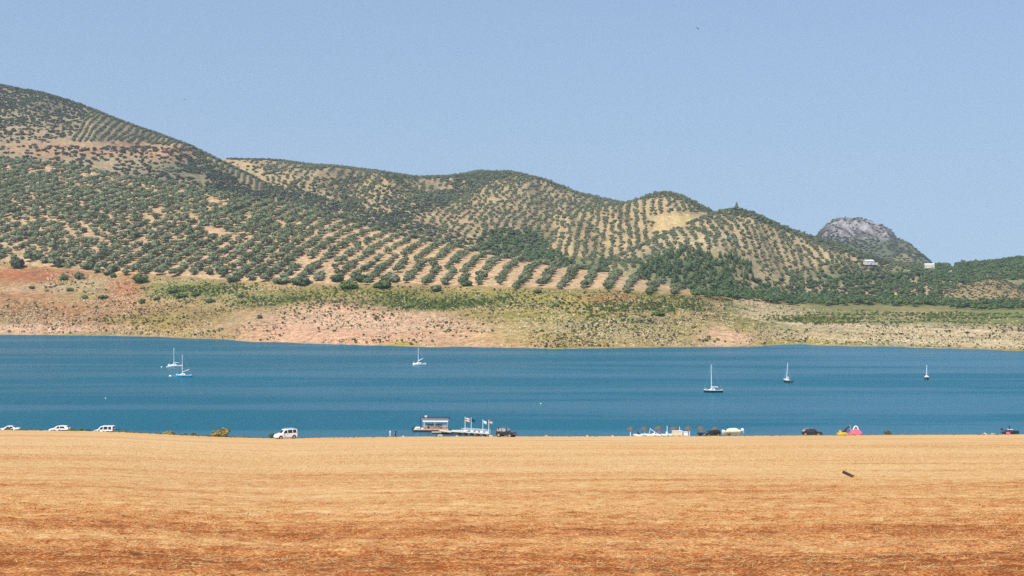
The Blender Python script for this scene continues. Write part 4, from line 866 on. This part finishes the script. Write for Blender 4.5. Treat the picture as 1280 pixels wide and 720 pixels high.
MB().box(-1.4, 2.6, .4, 1.1, .68, 1.75).build('bar_counter', M['dark_wood'], t)
MB().box(3.2, 4.1, -.8, .1, .68, 1.9).build('fridge', M['white'], t)
for x in (-4.2, -3.5): MB().ball((x, -1.2, 1.0), .42, sq=(1, 1, .8)).build('life_ring_cover', M['white'], t, True)
mo = MB().box(-5.75, -5.1, -.3, .3, .3, 1.0, .08, .05).build('outboard_motor', M['trim'], t)
MB().box(-5.5, -5.3, -.07, .07, -.5, .3).build('motor_leg', M['steel'], mo)
# jetty: floating platform and gangway rising to the beach
j = empty('jetty', (wx(560, 392), 392, 0), 0, 'pale boarded jetty with dark supports running from the floating bar to the beach', 'jetty')
MB().box(1.0, 5.6, .2, 2.4, .55, .72).box(-4.5, 1.0, -.9, .15, .35, .5).build('floating_platform', M['pale_wood'], j)
MB().box(1.0, 5.6, .3, 2.3, -.3, .55).box(-4.4, 1.0, -.8, .1, -.3, .35).build('float', M['trim'], j)
gw = MB(); ga, gb = Vector((-2.2, -1.4, .92)), Vector((11.6, -6.6, .62))
dv = (gb-ga).normalized(); nv = Vector((-dv.y, dv.x, 0)).normalized()*.8
gw.add([ga-nv, gb-nv, gb+nv, ga+nv, ga-nv+Vector((0, 0, .12)), gb-nv+Vector((0, 0, .12)), gb+nv+Vector((0, 0, .12)), ga+nv+Vector((0, 0, .12))], [(3, 2, 1, 0), (4, 5, 6, 7), (0, 1, 5, 4), (1, 2, 6, 5), (2, 3, 7, 6), (3, 0, 4, 7)])
gm = ga.lerp(gb, .46)
gw.build('walkway', M['pale_wood'], j)
for k in range(5):
    p = ga.lerp(gb, .40+.125*k); MB().box(p.x-.5, p.x+.5, p.y-.55, p.y+.5, -.8, p.z-.02).build('support', M['dark_wood'], j)
for sg in (-1, 1):
    r = MB(); o_ = nv*sg*.95; r.rod(gm+o_+Vector((0, 0, 1.1)), gb+o_+Vector((0, 0, 1.1)), .035, n=6).rod(gm+o_+Vector((0, 0, .65)), gb+o_+Vector((0, 0, .65)), .02, n=6)
    for k in range(9): p = gm.lerp(gb, k/8)+o_; r.rod(p, p+Vector((0, 0, 1.1)), .035, n=6)
    r.build('railing', M['white'], j)
for k, x in enumerate((4.9, 6.8, 8.2, 9.4, 10.9)):
    f = (x-ga.x)/(gb.x-ga.x); p = ga.lerp(gb, f); 
    MB().box(x-.35, x+.35, p.y-.95, p.y-.90, p.z+.2, p.z+.75+.1*(k % 2)).build('railing_panel', M['white'], j)
def flag(px_, d, h, fw, fh, mats, lab, base=.7, tilt=0):
    t = empty('flag', (wx(px_, d), d, base), 0, lab, 'flag', 'flags flying along the jetty')
    MB().rod((0, 0, 0), (0, 0, h), .085, .06).ball((0, 0, h), .1).build('pole', M['white'], t)
    nb = len(mats)
    def pt(u, v): return (fw*u+.08, .18*math.sin(u*5), h-.15-fh*v-tilt*u)
    fo = None
    for k, mm in enumerate(mats):
        q = [[pt(i/8, k/nb), pt(i/8, (k+1)/nb)] for i in range(9)]
        b = MB()
        for i in range(8): b.quad(q[i][0], q[i][1], q[i+1][1], q[i+1][0])
        o = b.build('flag_cloth' if k == 0 else 'stripe', M[mm], t if fo is None else fo)
        fo = fo or o
flag(581.4, 390, 4.0, 1.15, .95, ['flag_y', 'flag_r', 'flag_y'], 'pale and red flag on a white pole, first along the jetty', .75, .2)
flag(589, 388, 4.0, 1.0, .85, ['flag_n'], 'dark navy flag on a white pole, second along the jetty', .72, .35)
flag(603.6, 385, 3.6, .95, .75, ['white', 'flag_c'], 'white and light blue flag on a thin pole, third along the jetty', .9, .35)
flag(611, 383, 3.6, .9, .75, ['flag_r', 'flag_y', 'flag_r'], 'faded red flag on the last pole of the jetty', 1.0, .1)

# ------------------------------------------------------------------ beach: thatched parasols, pedal boats, cabinets
tp = empty('thatched_parasol', (0, 0, 0))
MB().rod((0, 0, -.2), (0, 0, 2.35), .07, .06).build('pole', M['white'], tp)
J = random.Random(5); nseg = 18; rings = []
for r_, z in ((.08, 2.62), (.5, 2.42), (.95, 2.12), (1.18, 1.88)):
    rings.append([(r_*(1+J.uniform(-.07, .07))*math.cos(2*PI*k/nseg), r_*(1+J.uniform(-.07, .07))*math.sin(2*PI*k/nseg), z+J.uniform(-.05, .05)) for k in range(nseg)])
cn = MB().loft(rings).build('thatch_canopy', M['thatch'], tp)
fr = MB()
for k in range(60):
    a = 2*PI*k/60; fr.add([(1.08*math.cos(a), 1.08*math.sin(a), 1.96), (1.08*math.cos(a+.09), 1.08*math.sin(a+.09), 1.96), (J.uniform(1.2, 1.34)*math.cos(a+.05), J.uniform(1.2, 1.34)*math.sin(a+.05), J.uniform(1.62, 1.8))], [(0, 1, 2)])
fr.build('straw_fringe', M['thatch'], cn)
PAR = [(788.5, 366, .98, 'thatched parasol standing alone at the left end of the row'), (805.5, 372, .95, 'thatched parasol second from the left, behind the dark seat'), (823, 364, 1.12, 'large thatched parasol behind the white slide boat'), (842.5, 366, 1.12, 'large thatched parasol between the two tall white posts'),
       (860.5, 364, 1.05, 'thatched parasol over the narrow white cabinet'), (876.5, 368, 1.0, 'thatched parasol left of the black car with trailer'), (894, 372, .85, 'thatched parasol half hidden behind the black car')]
for k, (px_, d, s_, lab) in enumerate(PAR):
    o = tp if k == 0 else copy_tree(tp); o.location = gpos(px_, d); o.scale = (s_*.93, s_*.93, .95+.02*(k % 3)); o.rotation_euler = (R(1.5*(k % 3-1)), 0, k); tag(o, lab, 'parasol', 'thatched parasols on the beach')
def pedalo(px_, d, rz, lab, hm='gel', seatm='gel', slide=None, slm='lilac', L=3.2, arch=None, group='white pedal boats on the beach'):
    t = empty('pedal_boat', gpos(px_, d), rz, lab, 'pedal boat', group)
    for y in (-.5, .5):
        MB().loft([[(x, y-w_, z0+.05), (x, y-w_*1.1, z1), (x, y+w_*1.1, z1), (x, y+w_, z0+.05)] for x, w_, z0, z1 in ((-L/2, .2, .08, .5), (-L*.3, .26, 0, .5), (L*.25, .26, 0, .52), (L*.45, .14, .15, .6), (L/2, .04, .4, .66))]).build('float', M[hm], t)
    MB().box(-L*.4, L*.3, -.5, .5, .40, .52).build('deck', M[hm], t)
    for y in (-.3, .3):
        s = MB().box(-.5, -.05, y-.22, y+.22, .52, .72).box(-.62, -.5, y-.22, y+.22, .52, 1.15).build('seat', M[seatm], t)
    if slide:
        z = slide; sl_ = MB().add([(-1.3, -.25, .6), (-1.3, .25, .6), (.35, .25, z), (.35, -.25, z), (-1.3, -.25, .5), (-1.3, .25, .5), (.35, .25, z-.1), (.35, -.25, z-.1)], [(0, 1, 2, 3), (7, 6, 5, 4), (0, 3, 7, 4), (1, 5, 6, 2), (0, 4, 5, 1), (3, 2, 6, 7)])
        for y in (-.3, .25): sl_.add([(-1.3, y, .6), (-1.3, y+.05, .6), (.35, y+.05, z), (.35, y, z), (-1.3, y, .78), (-1.3, y+.05, .78), (.35, y+.05, z+.18), (.35, y, z+.18)], [(0, 1, 2, 3), (7, 6, 5, 4), (0, 3, 7, 4), (1, 5, 6, 2), (0, 4, 5, 1), (3, 2, 6, 7)])
        sl_.build('slide', M[slm], t)
        ld = MB()
        for y in (-.25, .25): ld.rod((.75, y, .5), (.38, y, z+.3), .035, n=5)
        for k in range(4): ld.rod((.72-.09*k, -.25, .75+.28*k), (.72-.09*k, .25, .75+.28*k), .025, n=5)
        ld.build('ladder', M['alu'], t)
    if arch:
        a = MB(); pts = [(.15+.62*math.cos(PI*k/10), 0, .75+1.35*math.sin(PI*k/10)) for k in range(11)]
        for k in range(10): a.rod(pts[k], pts[k+1], .13, n=8)
        a.build('arched_hood', M[arch], t)
        MB().loft([[(x, -.55, .5), (x, -.5, z), (x, .5, z), (x, .55, .5)] for x, z in ((-1.0, .85), (-.75, 1.2), (-.1, 1.45), (.6, 1.4), (1.1, 1.15), (1.4, .75))]).build('moulded_body', M[hm], t)
    return t
pedalo(800, 358, R(8), 'white pedal boat with dark seats under the second parasol', seatm='trim')
pedalo(815, 356, PI+R(5), 'white pedal boat with a pale lilac slide', slide=1.75)
pedalo(827, 354, R(-10), 'white pedal boat with a red seat right of the slide boat', seatm='crimson')
pedalo(836, 357, R(14), 'plain white pedal boat at the foot of the tall white post')
def cabinet(px_, d, w_, h, mat, lab, name='beach_cabinet'):
    t = empty(name, gpos(px_, d), R(6), lab, 'cabinet')
    MB().box(-w_/2, w_/2, -.5, .5, .02, h).build('body', M[mat], t); MB().box(-w_/2-.05, w_/2+.05, -.56, .56, h, h+.09).build('lid', M['white'], t)
    MB().box(-w_*.42, -.02, -.512, -.503, .15, h-.12).box(.02, w_*.42, -.512, -.503, .15, h-.12).build('door', M[mat], t); MB().box(-.1, -.06, -.54, -.514, h*.5, h*.62).build('handle', M['steel'], t)
cabinet(846.5, 352, 2.5, 1.25, 'cream', 'wide cream beach cabinet between the tall white posts')
cabinet(856.8, 352, 1.0, 1.0, 'white', 'narrow white cabinet under the fifth parasol')
for px_, d, h, lab in ((834, 356, 2.5, 'tallest white post on the beach beside the pedal boats'), (849.6, 358, 2.3, 'second tall white post rising behind the cream cabinet'), (862, 350, 1.1, 'short white post right of the narrow white cabinet'), (788.0, 354, .95, 'short white post under the lone left parasol')):
    o = MB().rod((0, 0, -.1), (0, 0, h), .09, .075).rod((0, 0, h), (0, 0, h+.06), .11, .09).build('white_post', M['white']); o.location = gpos(px_, d); tag(o, lab, 'post', 'white posts on the beach')
# small trailer of the black car, boat on trailer
def trailer(px_, d, lab, L=1.6, rz=0):
    t = empty('car_trailer', gpos(px_, d), rz, lab, 'trailer')
    MB().box(-L/2, L/2, -.6, .6, .4, .48).build('bed', M['trim'], t)
    MB().box(-L/2, L/2, -.6, -.56, .48, .75).box(-L/2, L/2, .56, .6, .48, .75).box(-L/2, -L/2+.04, -.56, .56, .48, .75).box(L/2-.04, L/2, -.56, .56, .48, .75).build('side_boards', M['trim'], t)
    MB().rod((L/2, 0, .42), (L/2+.7, 0, .42), .04).build('drawbar', M['steel'], t)
    for sg in (-1, 1): MB().rod((0, sg*.64, .28), (0, sg*.8, .28), .28, n=14).build('wheel', M['rubber'], t)
trailer(875.5, 328, 'low black trailer left of the black car under the sixth parasol', 1.3, R(10))
t = empty('boat_trailer', gpos(914, 328), R(4), 'boat trailer under the cream covered boat', 'trailer')
MB().box(-2.2, 2.0, -.5, -.42, .42, .5).box(-2.2, 2.0, .42, .5, .42, .5).box(-1.5, -1.4, -.42, .42, .42, .5).box(.9, 1.0, -.42, .42, .42, .5).build('frame', M['steel'], t)
MB().rod((2.0, 0, .45), (2.9, 0, .45), .05).build('drawbar', M['steel'], t)
for sg in (-1, 1): MB().rod((-.6, sg*.75, .3), (-.6, sg*.95, .3), .3, n=14).build('wheel', M['rubber'], t)
X, Y, zz = gpos(914, 328)
t = empty('covered_motorboat', (X, Y, zz+.8), PI+R(4), 'cream covered motorboat with white outboard resting on a trailer', 'motorboat')
MB().loft(hull(4.4, 1.7, .45, .25, .12)).build('hull', M['cream'], t, True)
MB().loft([[(x, -w_, .47), (x, -w_*.7, z), (x, w_*.7, z), (x, w_, .47)] for x, w_, z in ((-2.1, .6, .6), (-1.2, .76, 1.0), (.2, .76, .95), (1.4, .5, .66), (2.1, .1, .6))]).build('canvas_cover', M['cream'], t)
MB().box(1.2, 1.6, -.5, .5, .62, .9).build('windscreen', M['glass'], t)
mo = MB().box(-2.95, -2.3, -.22, .22, .45, .95, .08, .04).build('outboard_motor', M['white'], t)
MB().add([(-2.5, -.07, .45), (-2.5, .07, .45), (-2.3, .07, .45), (-2.3, -.07, .45), (-3.1, -.07, .05), (-3.1, .07, .05), (-2.9, .07, .0), (-2.9, -.07, .0)], [(0, 1, 2, 3), (4, 7, 6, 5), (0, 4, 5, 1), (1, 5, 6, 2), (2, 6, 7, 3), (3, 7, 4, 0)]).build('motor_leg', M['white'], mo)
# colourful pedal boats
pedalo(1053, 326, R(10), 'yellow pedal boat left of the pink one', 'yellow', 'yellow', None, L=2.2, group='colourful pedal boats on the beach')
pedalo(1060, 330, R(8), 'dark purple pedal boat with raised slide between yellow and pink ones', 'pink', 'purple', 2.1, 'purple', 2.4, group='colourful pedal boats on the beach')
pedalo(1069, 326, R(-6), 'pink and red pedal boat with a white arched hood', 'pink', 'crimson', None, 'crimson', 3.0, 'white', group='colourful pedal boats on the beach')
# dark motorboat at the right edge
t = empty('beached_motorboat', gpos(1263, 300), R(-4), 'dark motorboat with tilted outboard beached at the right edge of the field', 'motorboat')
hb = MB().loft(hull(3.6, 1.5, .55, .15, .1)); hb.v = [(a, b, c+.15) for a, b, c in hb.v]; hb.build('hull', M['navy'], t, True)
MB().loft([[(x, -w_, .7), (x, -w_*.7, z), (x, w_*.7, z), (x, w_, .7)] for x, w_, z in ((-1.3, .55, .8), (-.6, .6, 1.05), (.4, .5, .95), (1.2, .3, .8))]).build('cover', M['trim'], t)
MB().box(-.7, .5, -.42, .42, 1.03, 1.10).build('windscreen', M['alu'], t)
MB().box(-1.1, -.3, -.77, -.74, .2, .55).build('hull_patch', M['pink'], t)
mo = MB().box(-2.05, -1.55, -.2, .2, .95, 1.3, .05, .03).build('outboard_motor', M['trim'], t); MB().box(-1.85, -1.75, -.05, .05, .5, .95).build('motor_leg', M['steel'], mo)
MB().rod((-.2, 0, 1.1), (-.2, 0, 1.75), .09).ball((-.2, 0, 1.7), .16).build('console', M['trim'], t)

# stones by the water
for px_, d, s_, lab in ((550, 372, .55, 'pale rock heap below the floating bar'), (571, 376, .35, 'small pale rock at the foot of the jetty'), (613, 374, .5, 'sand coloured rock where the jetty meets the beach'), (683, 370, .35, 'pale rock alone on the shore right of the black off-road car'), (734, 370, .35, 'pale rock alone on the shore left of the parasols'), (766, 364, .3, 'reddish white stone nearest the lone left parasol'), (1231, 300, .42, 'white rock left of the pair by the dark motorboat'), (1241, 300, .38, 'white rock right of the pair by the dark motorboat'), (504, 362, .3, 'flat white stone right of the two standing people')):
    P = np.array([(x_, y_, z_) for x_, y_, z_ in ((0, 0, s_*.3), (s_*.9, .1, s_*.15), (-s_*.8, 0, s_*.12))]); V, Q = rocks(P, np.array([s_, s_*.6, s_*.5]), .7)
    o = link('shore_rock', np_mesh('shore_rock', V, Q), M['rock']); o.location = gpos(px_, d); tag(o, lab, 'rock', 'rocks along the near shore')

# dark board stuck in the stubble
X, Y = (1060-CX)/F*89, 89.0
t = MB().box(-.42, .42, -.10, .10, -.02, .06).box(-.40, .38, -.11, -.101, .0, .045).build('weathered_board', M['board']); t.location = (X, Y, float(field_z(X, Y))+.20); t.rotation_euler = (R(50), R(24), R(-14)); t.scale = (.88, .88, .88); tag(t, 'dark weathered board sticking up at a slant from the stubble field', 'board')

# ------------------------------------------------------------------ two people by the water
def person(px_, d, rz, lab, top, legs, pose):
    t = empty('person', gpos(px_, d), rz, lab, 'person', 'people standing on the near shore')
    J = dict(pelvis=(0, 0, .95), waist=(0, 0, 1.10), chest=(0, .01, 1.32), neck=(0, .01, 1.48), jaw=(.01, 0, 1.56), head=(.02, 0, 1.64), crown=(.0, 0, 1.72))
    v = []; e = []; rad = []
    def add(p, r, par=None):
        v.append(p); rad.append(r); n = len(v)-1
        if par is not None: e.append((par, n))
        return n
    pe = add(J['pelvis'], (.13, .15)); wa = add(J['waist'], (.11, .135), pe); ch = add(J['chest'], (.12, .16), wa); ne = add(J['neck'], (.055, .055), ch)
    ja = add(J['jaw'], (.075, .07), ne); he = add(J['head'], (.098, .082), ja); add(J['crown'], (.06, .055), he)
    for s in (-1, 1):
        hi = add((0, s*.10, .90), (.095, .09), pe); kn = add((.02+pose*.05*s, s*.11, .50), (.062, .06), hi); an = add((-.01+pose*.12*s, s*.12, .09), (.042, .04), kn); he_ = add((.12+pose*.12*s, s*.13, .035), (.035, .04), an)
        sh = add((0, s*.19, 1.40), (.06, .06), ch); el = add((.0-.04*s*pose, s*.25, 1.13), (.042, .042), sh); wr = add((.07, s*.25, .89), (.03, .03), el); pm = add((.09, s*.25, .82), (.022, .036), wr)
        for q, (dy, ln) in enumerate(((-.03, .07), (-.01, .085), (.01, .08), (.028, .06))):
            a = add((.095, s*.25+dy, .775), (.009, .009), pm); add((.105, s*.25+dy, .775-ln), (.007, .007), a)
        a = add((.13, s*.235, .83), (.011, .011), pm); add((.145, s*.235, .78), (.009, .009), a)
    me = bpy.data.meshes.new('person_body'); me.from_pydata(v, e, []); me.materials.append(M['skin'])
    o = link('body', me, None, t); md = o.modifiers.new('skin', 'SKIN'); o.modifiers.new('sub', 'SUBSURF').levels = 1; o.modifiers['sub'].render_levels = 1
    for k, sv in enumerate(me.skin_vertices[0].data): sv.radius = rad[k]; sv.use_root = (k == 0)
    hd = MB().ball((-.005, 0, 1.685), .105, sq=(1.05, .93, .85)).build('hair', M['hair'], t, True)
    f = MB().box(.105, .135, -.012, .012, 1.60, 1.645).build('nose', M['skin'], t)
    el_ = lambda x, y, a, b, z: [(x+a*math.cos(2*PI*k/12), y+b*math.sin(2*PI*k/12), z) for k in range(12)]
    sh_ = MB().loft([el_(0, 0, .16, .19, .86), el_(0, 0, .15, .165, 1.1), el_(0, 0, .16, .20, 1.3), el_(0, 0, .12, .21, 1.42), el_(0, 0, .07, .08, 1.5)])
    for s in (-1, 1): sh_.rod((0, s*.17, 1.40), (-.02*s*pose, s*.245, 1.17), .085, .068, 10)
    sh_.build('shirt', M[top], t)
    tr = MB().loft([el_(0, 0, .155, .18, .97), el_(0, 0, .15, .18, .80)])
    for s in (-1, 1): tr.rod((0, s*.095, .86), (.02+pose*.05*s, s*.11, .50), .105, .08, 10).rod((.02+pose*.05*s, s*.11, .52), (-.01+pose*.12*s, s*.12, .12), .08, .065, 10)
    tr.build('trousers', M[legs], t)
    for s in (-1, 1): x = pose*.12*s; MB().box(x-.08, x+.18, s*.125-.045, s*.125+.045, 0, .09, .02, .01).build('shoe', M['trim'], t)
person(487.8, 344, R(200), 'person in a white top standing by the water, left of two', 'cloth_w', 'cloth_w', 0)
person(494.6, 342, R(160), 'person in dark clothes standing by the water, right of two', 'cloth_d', 'cloth_d', .6)

# ------------------------------------------------------------------ birds
def bird(px_, py_, d, span, rz, roll, lab):
    t = empty('bird', ((px_-CX)/F*d, d, Zof(py_, d)), rz, lab, 'bird', 'birds in the sky', rx=roll)
    MB().ball((0, 0, 0), span*.09, sq=(2.4, .8, .75)).ball((span*.22, 0, span*.02), span*.05).build('body', M['feather'], t, True)
    for s in (-1, 1): MB().add([(span*.09, s*span*.05, 0), (-span*.09, s*span*.05, 0), (-span*.10, s*span*.28, span*.05), (span*.07, s*span*.28, span*.06), (-span*.13, s*span*.52, span*.0)], [(0, 1, 2, 3), (3, 2, 4)]).build('wing', M['feather'], t)
    MB().add([(-span*.18, -span*.03, 0), (-span*.18, span*.03, 0), (-span*.34, span*.07, 0), (-span*.34, -span*.07, 0)], [(0, 1, 2, 3)]).build('tail', M['feather'], t)
bird(872, 35.5, 210, .95, R(60), R(48), 'dark bird flying high in the sky right of centre')
bird(231.5, 124.5, 330, .9, R(75), R(35), 'tiny dark bird in the sky above the left hill')

# ------------------------------------------------------------------ haze between the near field and the far hills
def haze():
    o = MB().box(-6900, 6900, -80, 6200, -60, 560).build('haze', None); m = bpy.data.materials.new('haze'); m.use_nodes = True; nt = m.node_tree
    nt.nodes.remove(nt.nodes['Principled BSDF']); v = nt.nodes.new('ShaderNodeVolumePrincipled')
    v.inputs['Color'].default_value = (.80, .88, 1.0, 1); v.inputs['Density'].default_value = .000075; v.inputs['Anisotropy'].default_value = .2
    nt.links.new(v.outputs[0], nt.nodes['Material Output'].inputs['Volume']); o.data.materials.append(m)
    tag(o, 'thin pale summer haze over the lake and hills', 'haze', kind='stuff')
haze()
print('COUNTS grove', len(grove), 'far', len(far), 'scrub', len(scrub), 'woods', len(woods), 'pines', len(pines))
